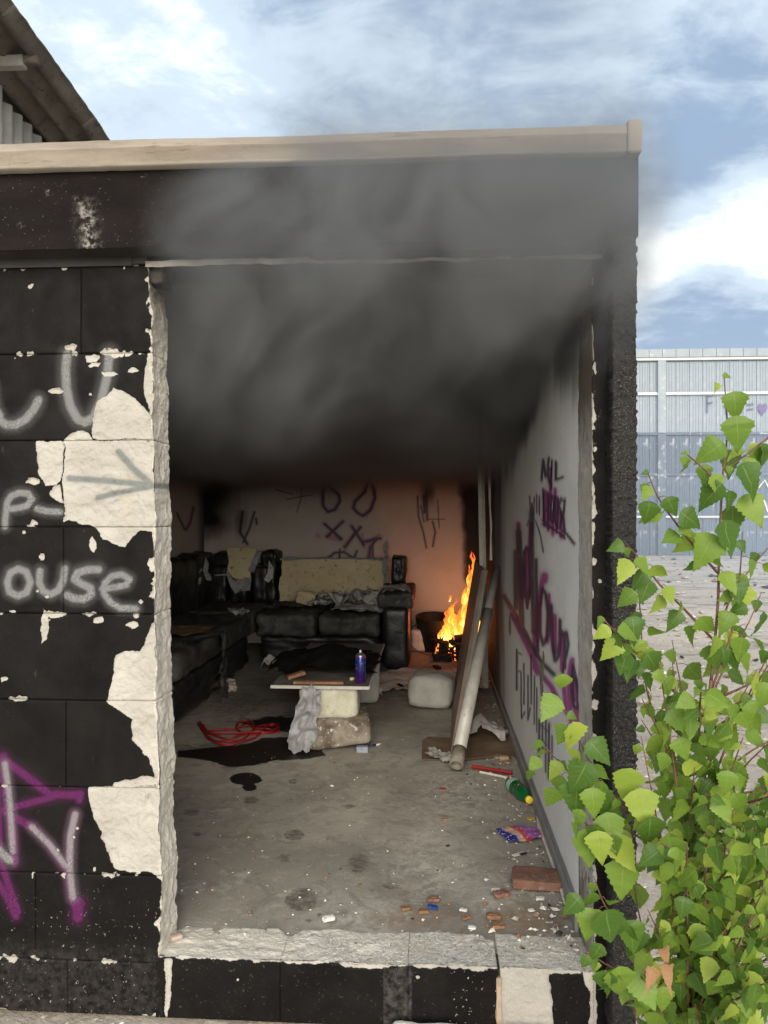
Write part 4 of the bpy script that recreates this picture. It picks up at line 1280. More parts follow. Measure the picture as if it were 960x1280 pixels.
# plastic rag over block
P, fs = crumple(.125, .33, 364, .03, 18, 26, 13, .18)
V = np.stack([P[:, 0] * (1 - P[:, 1] * 1.2) - .655 + P[:, 1] * .20, 4.035 - P[:, 2] * 1.2 - (P[:, 1] < 0) * -.0, P[:, 1] + FL + .19], 1)
o = obj('plastic_sheet', None, simple('milky_plastic', (.22, .22, .225), (.32, .32, .33), 12, .45, .3, .004, 50), None, True, verts=V, faces=fs); tag(o, 'milky crumpled plastic hanging over the stone blocks under the table', 'plastic')
# black cloth
def fall_l(X, Y): return .085 * np.exp(-((X - .06) / .17) ** 2 - (Y / .24) ** 2) - .9 * np.clip(-.26 - X, 0, 1)
o = crumple_obj('black_cloth', .62, .62, (-.66, 4.62, TZ + .004), M_CLOTHB, 365, .1, .03, 7, fall=fall_l); tag(o, 'black cloth heaped on the table board and hanging off its left edge', 'cloth')
M_WOOD = simple('raw_wood', (.20, .10, .05), (.30, .17, .09), 18, .8)
mb = MB(); mb.box(-.74, -.47, 4.09, 4.125, TZ + .001, TZ + .014, rot=Euler((0, 0, .02)).to_matrix()); o = obj('wooden_slat', mb, M_WOOD); tag(o, 'thin wooden slat lying along the front edge of the table board', 'slat')
mb = MB(); mb.box(-.80, -.70, 4.20, 4.24, TZ + .012, TZ + .03, rot=Euler((0, -.2, .5)).to_matrix()); o = obj('wood_splinter', mb, M_WOOD); tag(o, 'short wood splinter sticking out from under the black cloth', 'splinter')

# spray can
m, n, out = new_mat('can_print')
p = n.obj(); zc_ = n.xyz(p)[2]
c = n.mix(n.step(n.math('ADD', zc_, n.math('MULTIPLY', n.math('SUBTRACT', n.noise(p, 45, 3), .5), .06)), .045, .085), (.05, .02, .20), (.02, .05, .25))
c = n.mix(n.step(n.noise(p, 70, 2), .60, .66), c, (.35, .04, .08))
c = n.mix(n.math('MULTIPLY', n.step(n.noise(n.vmath('ADD', p, (3, 1, 0)), 80, 2), .62, .66), n.step(zc_, .06, .1)), c, (.55, .6, .7))
principled(n, out, c, .25, .5, None, .5)
M_CAN = m
M_STEEL = simple('bare_steel', (.45, .45, .46), None, rough=.3, metal=.9, bump=0)
cx_, cy_ = PZ(450.5, 853, TZ).x, PZ(450.5, 853, TZ).y
T = thing('spray_can', 'blue and purple spray can standing at the right front of the table board', 'spray can', (cx_, cy_, TZ))
mt4 = Matrix.Translation((cx_, cy_, TZ))
mb = MB(); mb.lathe([(.0, .001), (.026, .001), (.0285, .004), (.0285, .138), (.027, .142)], mt4, 24); obj('can_body', mb, M_CAN, T, True)
mb = MB(); mb.lathe([(.027, .142), (.0285, .144), (.026, .149), (.018, .157), (.010, .160), (.010, .163), (0, .163)], mt4, 24); obj('can_shoulder', mb, M_STEEL, T, True)
mb = MB(); mb.lathe([(.005, .163), (.006, .172), (.0045, .176), (0, .176)], mt4, 12); obj('nozzle', mb, simple('nozzle_white', (.7, .7, .7), rough=.5, bump=0), T, True)
# small things on the board
def cup(name, label, cat, px, py, r, h, mat, lying=None):
    q = PZ(px, py, TZ); M4 = Matrix.Translation(q)
    if lying is not None: M4 = Matrix.Translation(q + Vector((0, 0, r))) @ Matrix.Rotation(lying, 4, 'Z') @ Matrix.Rotation(math.pi / 2, 4, 'Y')
    mb = MB(); mb.lathe([(0, 0), (r * .85, 0), (r, h * .1), (r, h), (r * .93, h), (r * .9, h * .12), (0, h * .1)], M4, 18)
    return tag(obj(name, mb, mat, None, True), label, cat)
M_PLW = simple('white_plastic', (.55, .56, .58), (.66, .67, .68), 30, .4, .1, .002, 60, c3=(.30, .33, .42))
cup('plastic_cup', 'white plastic cup lying on the table behind the spray can', 'cup', 424, 829, .035, .10, M_PLW, .1)
cup('small_tin', 'small pale tin at the left end of the things behind the black cloth', 'tin', 388, 825, .026, .03, M_CLOTH)
cup('small_tin', 'small pale tin beside the black cloth, nearer the plastic cup', 'tin', 406, 824, .024, .035, M_PLW)
cup('pale_disc', 'tiny pale disc on the board just beside the spray can', 'disc', 440, 850, .013, .012, M_FOAM)
o = crumple_obj('paper_scrap', .12, .08, tuple(PZ(398, 815, TZ + .012)), M_CLOTH, 366, .2, .015, 18); tag(o, 'creased paper scrap at the back of the table board', 'paper')

# red cable
random.seed(5)
def cable(ptsxy, r, mat, lift=.004):
    pts = [PZ(a_, b_, FL + lift) for a_, b_ in ptsxy]
    out_ = []
    for i in range(len(pts) - 1):
        p0, p1, p2, p3 = pts[max(i - 1, 0)], pts[i], pts[i + 1], pts[min(i + 2, len(pts) - 1)]
        for j in range(5):
            t = j / 5
            out_.append(.5 * ((2 * p1) + (p2 - p0) * t + (2 * p0 - 5 * p1 + 4 * p2 - p3) * t * t + (3 * p1 - p0 - 3 * p2 + p3) * t ** 3))
    out_.append(pts[-1])
    for i, q_ in enumerate(out_): q_.z = FL + lift + .004 * (1 + math.sin(i * .9))
    mb = MB(); mb.tube(out_, r, 7); return mb
M_RED = simple('red_rubber', (.22, .008, .008), (.30, .014, .014), 20, .5, .1, .002, 40)
mb = cable([(247, 904), (252, 912), (262, 923), (280, 928), (302, 925), (318, 914), (312, 902), (300, 903), (296, 911), (306, 918), (330, 918), (348, 914), (344, 907), (325, 909), (305, 919), (285, 924), (262, 918), (254, 907), (262, 914), (290, 912), (310, 908), (322, 912), (340, 912), (350, 916)], .0055, M_RED)
m2 = cable([(250, 903), (258, 920), (275, 931), (300, 929), (322, 920), (338, 905), (348, 909), (330, 916), (300, 916), (270, 918), (256, 913)], .0055, M_RED, .012)
mb.add(m2.v, m2.f)
tag(obj('red_cable', mb, M_RED, None, True), 'tangled bright red cable on the dark floor in front of the sofa', 'cable')

# loose blocks
def at_floor(px, py, dy=0): q = PZ(px, py, FL); return (q.x, q.y + dy, FL)
o = chunk_obj('stone_block', (.295, .30, .215), at_floor(540, 889, .13), -.12, M_GREYST, 371, amp=.07, freq=1.8, pn=4.0, div=14, tilt=(0, .05)); tag(o, 'round-edged grey block lying in the middle of the floor by the leaning board', 'block')
o = chunk_obj('stone_block', (.20, .22, .20), at_floor(526, 815, .1), .1, M_WHITEST, 372, amp=.05, freq=3); tag(o, 'white chipped stone block beside the fire', 'block')
o = crumple_obj('plastic_sheeting', .95, .72, (PZ(520, 846, FL).x, 5.75, FL + .002), simple('pale_sheeting', (.58, .54, .49), (.68, .64, .59), 6, .8, .3, .004, 40, c3=(.34, .29, .25)), 373, .15, .03, 7); tag(o, 'pale crumpled sheeting spread on the floor behind the grey block', 'sheeting')
o = crumple_obj('paper_ball', .11, .10, at_floor(337, 838), M_CLOTH, 374, 0, .06, 12, fall=lambda X, Y: .05 * np.exp(-(X ** 2 + Y ** 2) / .003)); tag(o, 'small white crumpled paper on the floor in front of the seat', 'paper')
o = crumple_obj('paper_scrap', .10, .16, at_floor(284, 862), simple('tan_paper', (.40, .30, .22), (.52, .48, .42), 14, .9), 375, .3, .04, 10, tilt=(.6, 0)); tag(o, 'tan and white scrap leaning at the foot of the left seat', 'paper')
o = crumple_obj('paper_ball', .10, .09, at_floor(470, 868), M_CLOTH, 376, 0, .03, 14); tag(o, 'little pale scrap on the floor right beside the table edge', 'paper')
o = crumple_obj('dark_rag', .14, .10, at_floor(507, 862), M_CLOTHB, 377, .4, .03, 10); tag(o, 'small dark rag beside the grey block and the pale sheeting', 'rag')
o = crumple_obj('blue_packet', .10, .05, at_floor(566, 846), simple('blue_foil', (.08, .25, .5), (.5, .6, .7), 20, .4), 378, .4, .02, 10); tag(o, 'tiny blue and white packet on the pale sheeting near the fire', 'packet')
# lighter box + pen below the table
mb = MB(); q = at_floor(453, 940); mb.box(q[0] - .03, q[0] + .03, q[1] - .015, q[1] + .015, FL + .001, FL + .03); o = obj('small_box', mb, simple('box_blue_grey', (.22, .27, .32), (.32, .37, .42), 20, .6)); tag(o, 'small blue-grey box on the floor right of the stained stone block', 'box')
mb = MB(); mb.tube([at_floor(460, 934), at_floor(470, 933)], .006, 7); mb.tube([at_floor(470, 933), at_floor(477, 931)], .005, 7, 1); mb.v = [(a_, b_, c_ + .007) for a_, b_, c_ in mb.v]; o = obj('marker_pen', mb, [flat('pen_blue', (.02, .03, .12), .4), CH_W], None, True); tag(o, 'dark blue pen with a white end beside the small box', 'pen')

# leaning board and pipe
M_BROWNB = simple('brown_board', (.20, .145, .115), (.28, .215, .18), 5, .6, .3, .003, 40, c3=(.23, .20, .175))
M_GREYB = simple('grey_board_face', (.23, .215, .195), (.31, .29, .265), 5, .6, .3, .003, 40)
PN = thing('leaning_board', 'brown board leaning on its long edge behind the pale pipe', 'board', (.14, 3.95, FL))
A = Vector((.112, 3.92, FL)); B = Vector((.175, 5.45, FL)); C = PY(597, 700, 6.15); Dp = PY(606, 713, 5.15)
nrm = (B - A).cross(Dp - A).normalized()
if nrm.x > 0: nrm = -nrm
th = nrm * .022
def quad_slab(A, B, C, Dq, th, nu=12, nv=8):
    V = []
    for s_ in (0, 1):
        for i in range(nu + 1):
            for j in range(nv + 1):
                u, v = i / nu, j / nv
                p_ = A.lerp(B, u).lerp(Dq.lerp(C, u), v) + th * s_
                V.append(p_)
    N_ = (nu + 1) * (nv + 1); Fc = []
    for i in range(nu):
        for j in range(nv):
            a_ = i * (nv + 1) + j
            Fc.append((a_, a_ + 1, a_ + nv + 2, a_ + nv + 1)); Fc.append((N_ + a_, N_ + a_ + nv + 1, N_ + a_ + nv + 2, N_ + a_ + 1))
    for i in range(nu):
        for j in (0, nv):
            a_ = i * (nv + 1) + j; Fc.append((a_, a_ + nv + 1, N_ + a_ + nv + 1, N_ + a_))
    for j in range(nv):
        for i in (0, nu):
            a_ = i * (nv + 1) + j; Fc.append((a_, a_ + 1, N_ + a_ + 1, N_ + a_))
    return V, Fc
V, Fc = quad_slab(A, B, C, Dp, th); obj('board', None, M_BROWNB, PN, verts=[tuple(v) for v in V], faces=Fc)
A2 = A + Vector((.002, -.012, 0)); V, Fc = quad_slab(A + Vector((-.004, -.014, .0)), A + Vector((-.003, -.001, 0)), Dp + Vector((-.003, -.001, 0)), Dp + Vector((-.004, -.014, 0)), Vector((.022, 0, .0)), 2, 8); obj('board_edge', None, M_GREYB, PN, verts=[tuple(v) for v in V], faces=Fc)
m, n, out = new_mat('painted_pipe')
p = n.obj()
c = n.mix(n.step(n.noise(n.vmath('MULTIPLY', p, (1, .4, .4)), 16, 6, .65), .35, .7), (.44, .425, .38), (.58, .565, .515))
c = n.mix(n.step(n.noise(p, 45, 5, .7), .62, .70), c, (.20, .16, .11))
principled(n, out, c, .5, .1, n.bump(n.noise(p, 60, 5, .65), .3, .003), .4)
PI0 = Vector((PZ(570, 966, FL).x, 3.74, FL + .045)); PI1 = Vector((.421, 4.98, 1.08))
PP = thing('pipe', 'pale painted metal pipe leaning on the right wall in front of the board', 'pipe', (PI0.x, PI0.y, FL))
mb = MB(); mid = PI0.lerp(PI1, .735); st0 = PI0.lerp(PI1, .055)
mb.tube([st0, mid], .0325, 20); obj('tube', mb, m, PP, True)
mb = MB(); mb.tube([mid, mid.lerp(PI1, .05), PI1], [.027, .0245, .0245], 18); obj('inner_tube', mb, M_STEEL if False else simple('worn_steel', (.38, .38, .37), (.48, .47, .45), 12, .42, .3, .002, 50, metal=.3), PP, True)
mb = MB()
drn = (PI1 - PI0).normalized(); q4 = drn.to_track_quat('Z', 'Y').to_matrix().to_4x4(); q4.translation = PI0 - drn * .0
mb.lathe([(.030, .0), (.0345, 0), (.0345, .10), (.032, .10), (.028, .09), (.026, .0), (.030, 0)], q4, 18); obj('pipe_end', mb, simple('rusty_zinc', (.16, .14, .11), (.28, .25, .2), 25, .7, .4, .002, 60), PP, True)

# cardboard sheets, bag, rag, red stick
M_CARD = simple('cardboard', (.13, .085, .05), (.20, .14, .09), 7, .85, .3, .003, 30)
def flatpoly(pp, z, th_, seed, warp=.006):
    pts = [PZ(a_, b_, z) for a_, b_ in pp]; c = sum(pts, Vector()) / len(pts)
    V = []; R_ = 5; k = len(pts)
    for s_ in (0, 1):
        V.append(c + Vector((0, 0, th_ * s_)))
        for r in range(1, R_ + 1):
            for q_ in pts: V.append(c + (q_ - c) * r / R_ + Vector((0, 0, th_ * s_)))
    V = np.array([v[:] for v in V]); V[:, 2] += np.abs(fbm(V, 5, 3, seed)) * warp
    N_ = 1 + R_ * k; Fc = []
    for s_ in (0, 1):
        b = s_ * N_
        Fc += [(b, b + 1 + i, b + 1 + (i + 1) % k) for i in range(k)]
        for r in range(R_ - 1):
            a0 = b + 1 + r * k
            Fc += [(a0 + i, a0 + k + i, a0 + k + (i + 1) % k, a0 + (i + 1) % k) for i in range(k)]
    e = 1 + (R_ - 1) * k
    Fc += [(e + i, e + (i + 1) % k, N_ + e + (i + 1) % k, N_ + e + i) for i in range(k)]
    return V, Fc
V, Fc = flatpoly([(528, 926), (536, 922), (566, 923), (600, 922), (610, 925), (604, 938), (598, 949), (560, 951), (527, 950)], FL + .004, .003, 381); tag(obj('cardboard_sheet', None, M_CARD, None, False, verts=V, faces=Fc), 'brown cardboard sheet on the floor to the left of the pipe foot', 'cardboard')
V, Fc = flatpoly([(585, 906), (640, 910), (646, 930), (644, 947), (612, 947), (582, 950), (578, 930)], FL + .009, .004, 382); tag(obj('cardboard_sheet', None, M_CARD, None, False, verts=V, faces=Fc), 'dark brown cardboard sheet under the grey bag by the wall', 'cardboard')
o = crumple_obj('plastic_bag', .24, .17, (PZ(610, 928, FL).x, PZ(610, 928, FL).y + .05, FL + .014), simple('grey_bag', (.25, .235, .225), (.34, .325, .31), 10, .5, .3, .004, 40), 383, -.1, .05, 9, fall=lambda X, Y: .07 * np.exp(-((X + .05) / .06) ** 2 - (Y / .06) ** 2)); tag(o, 'grey crumpled plastic bag on the cardboard by the right wall', 'bag')
o = crumple_obj('grey_rag', .16, .10, at_floor(550, 950), simple('ash_cloth', (.24, .225, .20), (.31, .295, .265), 14, .95), 384, -.5, .035, 11); tag(o, 'grey rag lying at the foot of the pipe', 'rag')
mb = MB(); a = PZ(590, 958, FL + .02); b = PZ(640, 966, FL + .02); mb.tube([a, b], .009, 6); tag(obj('red_stick', mb, M_RED, None, False), 'thin red stick on the floor between pipe and bottle', 'stick')
mb = MB(); a = PZ(600, 965, FL + .008); b = PZ(634, 972, FL + .008); mb.tube([a, b], .006, 5); tag(obj('pale_lath', mb, M_PAINT, None, False), 'thin pale lath under the red stick', 'lath')
for i, (a_, b_, s_) in enumerate([(630, 950, .05), (622, 948, .035), (634, 955, .03)]):
    o = chunk_obj('brick_chip', (s_, s_ * .7, s_ * .4), at_floor(a_, b_), i, simple('chip_tan', (.36, .23, .13), (.44, .30, .19), 20), 390 + i, amp=.12, div=4)
    tag(o, ['tan brick chip nearest the wall end of the red stick', 'tan brick chip beside the cardboard edge above the red stick', 'smallest tan brick chip next to the red stick'][i], 'chip', 'brick chips by the cardboard')

# green bottle
m, n, out = new_mat('green_glass')
principled(n, out, (.01, .22, .06), .08, 0, None, .5, Transmission_Weight=.55, IOR=1.45)
M_GREEN = m
b1 = PZ(641, 981, FL + .032); b0 = PZ(660, 1000, FL + .028)
dr = (b0 - b1).normalized(); L_ = (b0 - b1).length
dr = Vector((dr.x, dr.y, 0)).normalized()
q4 = dr.to_track_quat('Z', 'Y').to_matrix().to_4x4(); q4.translation = Vector((b1.x - .0, b1.y, FL + .0335)) - dr * .02
BT = thing('bottle', 'green plastic bottle with a yellow cap lying at the foot of the right wall', 'bottle', (b1.x, b1.y, FL))
mb = MB(); mb.lathe([(0, .002), (.026, 0), (.032, .006), (.032, .05), (.031, .052), (.031, .11), (.032, .112), (.030, .145), (.024, .168), (.014, .185), (.0125, .20)], q4, 22); obj('bottle_body', mb, M_GREEN, BT, True)
mb = MB(); mb.lathe([(.0327, .02), (.0328, .021), (.0328, .055), (.0327, .056)], q4, 22); obj('bottle_label', mb, simple('label_pale', (.30, .42, .36), (.45, .5, .45), 30, .5), BT, True)
mb = MB(); mb.lathe([(.0125, .198), (.0165, .199), (.0165, .215), (.0145, .218), (0, .218)], q4, 18); obj('bottle_cap', mb, simple('cap_yellow', (.75, .55, .03), (.8, .6, .05), 20, .4, bump=0), BT, True)

# snack packet
m, n, out = new_mat('packet_print')
g_ = n.obj(); s3 = n.xyz(g_)
u_ = n.math('ADD', n.math('MULTIPLY', s3[0], .85), n.math('MULTIPLY', s3[1], .5))
nz2 = n.math('MULTIPLY', n.math('SUBTRACT', n.noise(g_, 40, 3), .5), .03)
t_ = n.math('ADD', u_, nz2)
c = n.mix(n.step(t_, -.045, -.032), (.012, .03, .26), (.62, .42, .30))
c = n.mix(n.step(t_, -.012, -.002), c, (.60, .05, .06))
c = n.mix(n.step(t_, .012, .022), c, (.30, .10, .34))
c = n.mix(n.step(n.noise(g_, 75, 3), .60, .64), c, (.75, .6, .62))
principled(n, out, c, .28, .1, n.bump(n.noise(g_, 45, 4), .6, .006), .5)
pc = PZ(650, 1046, FL)
o = crumple_obj('snack_packet', .15, .125, (pc.x, pc.y, FL + .002), m, 401, .35, .014, 12, fall=lambda X, Y: .012 * np.exp(-(X / .06) ** 2 - (Y / .04) ** 2), edge=.05); tag(o, 'shiny blue, orange and purple snack packet by the right wall', 'packet')
wl = MB(); 
for k, pts in enumerate(([(640, 1053), (637, 1050), (634, 1053), (637, 1056)], [(644, 1056), (644, 1051), (648, 1052), (648, 1056)], [(652, 1052), (650, 1056), (654, 1056), (655, 1052)], [(659, 1050), (657, 1054)])):
    wl.ribbon([PZ(a_, b_, FL + .022) for a_, b_ in pts], .0022, (0, 0, 1))
obj('lettering', wl, CH_W, o) if False else None
# strip of paper, brick slab, chips
mb = MB(); q = PZ(649, 1069, FL); mb.box(q.x - .028, q.x + .028, q.y - .007, q.y + .007, FL + .002, FL + .006, rot=Euler((0, 0, .55)).to_matrix()); mb.box(q.x - .0, q.x + .028, q.y - .0075, q.y + .0055, FL + .0062, FL + .0078, 1, rot=Euler((0, 0, .55)).to_matrix()); tag(obj('paper_strip', mb, [CH_W, CH_D]), 'small white and black strip below the snack packet', 'paper strip')
M_BRICK = simple('old_brick', (.17, .085, .06), (.25, .13, .09), 14, .9, .7, .006, 60, coords='obj', c3=(.34, .24, .19))
o = chunk_obj('brick', (.168, .115, .034), (PZ(671, 1106, FL).x, PZ(671, 1106, FL).y + .005, FL), -.12, M_BRICK, 411, amp=.02, freq=5, div=14); tag(o, 'broken reddish-brown brick slab on the floor by the right wall', 'brick')
for i, (px_, py_, s_, mt, lb) in enumerate([(627, 1121, .04, M_BRICK, 'flat red-brown brick fragment left of the brick slab'), (617, 1148, .035, M_WOOD, 'orange wood chip nearest the sill'), (623, 1160, .03, M_WOOD, 'orange wood chip lying against the broken sill edge'), (583, 1148, .022, M_WOOD, 'small orange chip in the middle before the sill'), (542, 1126, .03, M_BRICK, 'reddish chip beside the blue scrap'),
                                            (530, 1141, .026, M_WOOD, 'orange chip below the blue scrap'), (507, 1137, .022, M_WOOD, 'orange chip left of the blue scrap'), (541, 1136, .024, flat('blue_scrap', (.02, .06, .28), .4), 'bright blue scrap of plastic on the floor'), (664, 1025, .022, simple('chip_ochre', (.55, .30, .06)), 'ochre chip above the snack packet'),
                                            (556, 1025, .02, CH_B, 'faint brown chip in the middle of the floor'), (553, 987, .02, M_RED, 'tiny red scrap on the open floor'), (560, 1058, .012, CH_D, 'black pebble in the middle of the floor'), (411, 1151, .03, CH_W, 'white lump of plaster beside the round dark stain'), (579, 1139, .018, CH_W, 'white crumb near the small orange chip'),
                                            (620, 1115, .022, CH_W, 'white crumb beside the brick fragment'), (675, 1125, .022, CH_W, 'white crumb in front of the brick slab'), (415, 983, .014, CH_W, 'white crumb on the open floor far from the wall'), (590, 1161, .018, CH_W, 'white crumb against the sill'), (664, 1139, .016, CH_W, 'white crumb on the sandy patch'), (663, 975, .03, M_CARD, 'brown scrap under the bottle')]):
    if i == 19: continue
    o = chunk_obj('fragment', (s_ * 1.3, s_ * .8, s_ * .35), at_floor(px_, py_), rng.uniform(-.6, .6), mt, 420 + i, amp=.14, div=3, smooth=False); tag(o, lb, 'fragment', 'fragments on the room floor')
# pale torn strip along the skirting
mb = MB(); mb.tube([(PZ(a_, b_, FL + .012)) for a_, b_ in [(671, 1010), (674, 1035), (680, 1050), (690, 1075), (700, 1105), (706, 1130)]], [.004, .008, .005, .009, .006, .003], 5); tag(obj('paint_peel', mb, M_PAINT, None), 'torn pale strip of peeled paint along the foot of the right wall', 'peeled paint')

# stones on the ground in front of the sill
o = chunk_obj('stone', (.185, .10, .06), (PY(533, 1200, 2.06).x, 2.085, -.028), .02, M_WHITEST, 431, amp=.05, freq=3); tag(o, 'flat pale stone on the ground against the dark sill block', 'stone')
o = chunk_obj('brick', (.15, .08, .05), (PY(668, 1200, 2.06).x, 2.095, -.022), .05, simple('orange_brick', (.42, .17, .07), (.5, .3, .2), 25, .9, .7, .006, 60, c3=(.62, .56, .5)), 432, amp=.05); tag(o, 'crumbling orange brick piece on the ground before the white sill patch', 'brick')
o = chunk_obj('stone', (.035, .03, .03), (PY(288, 1200, 2.08).x, 2.08, -.01), .3, CH_W, 433, amp=.08); tag(o, 'little white stone on the ground below the left sill block', 'stone')
# broken mortar in the joint and on the sill
mb = MB(); P, fs = chunk((.017, .03, .13), 440, .05, 5, 6); obj('mortar_strip', None, simple('brown_mortar', (.30, .22, .15), (.42, .33, .24), 22, .95), ROOT, True, verts=P + np.array([pxX(623.5), D + .008, .085]), faces=fs)
o = chunk_obj('fragment', (.035, .02, .012), (-.755, D + .08, .181), .6, simple('pink_chip', (.42, .33, .27)), 441, amp=.1, div=3); tag(o, 'pinkish chip lying on the left end of the sill', 'fragment', 'fragments on the room floor')

# ------------------------------------------------------------------ fire at the back right
fx, fy = .235, 6.95
m, n, out = new_mat('flame')
hh = n.attr('burn')
nv_ = n.noise(n.vmath('MULTIPLY', n.pos(), (1, 1, .45)), 26, 4, .6, .6)
h2 = n.math('ADD', hh, n.math('MULTIPLY', n.math('SUBTRACT', nv_, .5), .9))
c = n.mix(n.step(h2, .15, .5), (.9, .06, .03), (1.0, .20, .02))
c = n.mix(n.step(h2, .62, 1.1), c, (1.0, .58, .14))
em = n.new('ShaderNodeEmission'); n.put(em.inputs[0], c); n.put(em.inputs[1], n.step(h2, .05, 1.1, .5, 2.6))
tr = n.new('ShaderNodeBsdfTransparent')
mx = n.new('ShaderNodeMixShader'); n.put(mx.inputs[0], n.step(h2, .12, .5, .0, .92)); n.l.new(tr.outputs[0], mx.inputs[1]); n.l.new(em.outputs[0], mx.inputs[2])
n.l.new(mx.outputs[0], out.inputs['Surface'])
M_FLAME = m
FIRE = thing('fire', 'orange and yellow flames licking up the corner behind the leaning board', 'fire', (fx, fy, FL))
def flame(px, pyb, pyt, wpx, y, seed, lean=0, **k):
    a = PY(px, pyb, y); b = PY(px + lean, pyt, y)
    H = b.z - a.z; R = wpx / F * y / 2
    nz_, seg = 30, 12
    V = []; heat = []
    for i in range(nz_ + 1):
        t = i / nz_
        q = np.array([[0, seed * 3.1, t * H - seed]])
        cx = a.x + (b.x - a.x) * t + float(fbm(q, 5 / max(H, .15) * .5 + 4, 3, seed)[0]) * R * 1.7 * t ** .6
        cy = y + float(fbm(q + 7, 6, 2, seed + 1)[0]) * R * t
        rr = R * (math.sin(math.pi * min(1, .22 + t * .55)) * (1 - t) ** .75 * 1.25) * (1 + .45 * float(fbm(q + 3, 14, 3, seed + 2)[0]))
        for s_ in range(seg):
            an = 2 * math.pi * s_ / seg
            V.append((cx + rr * math.cos(an), cy + rr * .6 * math.sin(an), a.z + t * H)); heat.append(1.0 - t * .75)
    Fc = [(i * seg + s_, i * seg + (s_ + 1) % seg, (i + 1) * seg + (s_ + 1) % seg, (i + 1) * seg + s_) for i in range(nz_) for s_ in range(seg)]
    return obj('flame', None, M_FLAME, FIRE, True, {'burn': heat}, verts=V, faces=Fc)
for i, a in enumerate([(567, 792, 746, 11, 6.9, 1, 1), (563, 790, 762, 8, 6.95, 2, -2), (572, 796, 765, 12, 6.85, 3, 0), (589, 800, 740, 12, 6.9, 4, 0), (584, 806, 752, 13, 6.85, 5, 3), (593, 775, 704, 9, 6.95, 6, 0), (594, 745, 690, 7, 6.97, 7, -1),
                       (578, 806, 784, 11, 6.8, 8, -1), (556, 798, 776, 8, 6.9, 9, 1), (562, 752, 742, 3, 6.95, 10, 1), (576, 800, 760, 7, 6.95, 11, 3), (597, 790, 735, 8, 6.9, 12, -1), (550, 798, 786, 6, 6.85, 13, 0), (591, 730, 700, 5, 6.97, 14, 2), (568, 806, 790, 9, 6.75, 15, 0),
                       (599, 812, 780, 9, 6.8, 16, -2), (582, 797, 735, 15, 6.8, 17, 4), (585, 775, 705, 14, 6.85, 18, 4), (579, 792, 722, 12, 6.85, 19, 8), (588, 745, 688, 10, 6.9, 20, 4), (560, 808, 762, 13, 6.8, 21, 2), (574, 812, 758, 15, 6.75, 22, 3)]):
    flame(*a)
fl = bpy.data.lights.new('fire_light', 'POINT'); fl.energy = 2.3; fl.color = (1, .22, .09); fl.shadow_soft_size = .12
flo = bpy.data.objects.new('fire_light', fl); COL.objects.link(flo); flo.location = (.20, 6.80, FL + .34)
M_CHAR = simple('charred', (.008, .007, .006), (.02, .016, .013), 14, .8, .8, .01, 40, c3=(.10, .05, .03))
m, n, out = new_mat('embers')
e_ = n.step(n.noise(n.pos(), 38, 3, .6), .54, .66)
principled(n, out, (.012, .008, .007), .9, 0, None, .2, Emission_Color=(1, .22, .03, 1), Emission_Strength=n.math('MULTIPLY', e_, 3.5))
M_EMB = m
random.seed(21)
PILE = thing('burning_rubbish', 'charred heap of burning rubbish under the flames', 'rubbish heap', (fx - .04, fy, FL))
for i in range(34):
    px_ = random.uniform(545, 603); h_ = random.random() ** 1.5 * .16 * (1 - abs(px_ - 575) / 45)
    q = PZ(px_, 812, FL); x_ = q.x; y_ = random.uniform(6.62, 7.1); s_ = random.uniform(.05, .12)
    P, fs = chunk((s_, s_ * .8, s_ * .6), 500 + i, .16, 3, 4)
    R = np.array(Euler((random.random() * 3, random.random() * 3, random.random() * 3)).to_matrix())
    obj('charred_lump', None, M_EMB if i % 3 == 0 else M_CHAR, PILE, False, verts=P @ R.T + np.array([x_, y_, FL + .03 + h_]), faces=fs)
for i in range(12):
    mb = MB(); x_ = random.uniform(.02, .36); y_ = random.uniform(6.5, 7.0); a_ = random.uniform(0, 6.28); L_ = random.uniform(.08, .2)
    mb.tube([(x_, y_, FL + .02), (x_ + math.cos(a_) * L_ / 2, y_ + math.sin(a_) * .05, FL + random.uniform(.04, .2)), (x_ + math.cos(a_) * L_, y_ + math.sin(a_) * .1, FL + random.uniform(.02, .2))], .008, 5)
    obj('charred_stick', mb, M_CHAR, PILE)
# tub behind it
q4 = Matrix.Translation((.03, 7.12, FL)) @ Matrix.Rotation(.12, 4, 'X')
mb = MB(); mb.lathe([(0, 0), (.15, 0), (.17, .30), (.178, .31), (.172, .32), (.16, .31), (.14, .02), (0, .02)], q4, 26)
TUB = tag(obj('tub', mb, simple('dark_tub', (.012, .010, .009), (.022, .018, .016), 8, .6), None, True), 'dark round tub standing against the rear wall behind the fire', 'tub')
mb = MB(); pts = [(.03 + .20 * math.cos(t) - .03, 6.86 + .05 * math.sin(t), FL + .16 + .15 * math.sin(t)) for t in np.linspace(.2, 5.2, 26)]; mb.tube(pts, .0035, 5)
tag(obj('wire_loop', mb, M_CHAR, None, True), 'thin bent wire loop sticking up left of the fire', 'wire')
for i, (px_, py_, s_) in enumerate([(553, 826, .10), (563, 823, .06), (546, 836, .05), (584, 838, .06)]):
    o = chunk_obj('charred_lump', (s_ * 1.6, s_, s_ * .5), at_floor(px_, py_), i, M_CHAR, 560 + i, amp=.15, div=4, smooth=False)
    tag(o, ['largest charred lump fallen on the floor in front of the fire', 'charred lump touching the white scrap before the fire', 'charred lump nearest the pale sheeting', 'charred lump by the edge of the leaning board'][i], 'charred lump', 'burnt lumps in front of the fire')
o = crumple_obj('paper_scrap', .10, .05, at_floor(548, 816), CH_W, 571, 0, .02, 12); tag(o, 'bright white scrap between the white block and the embers', 'paper')

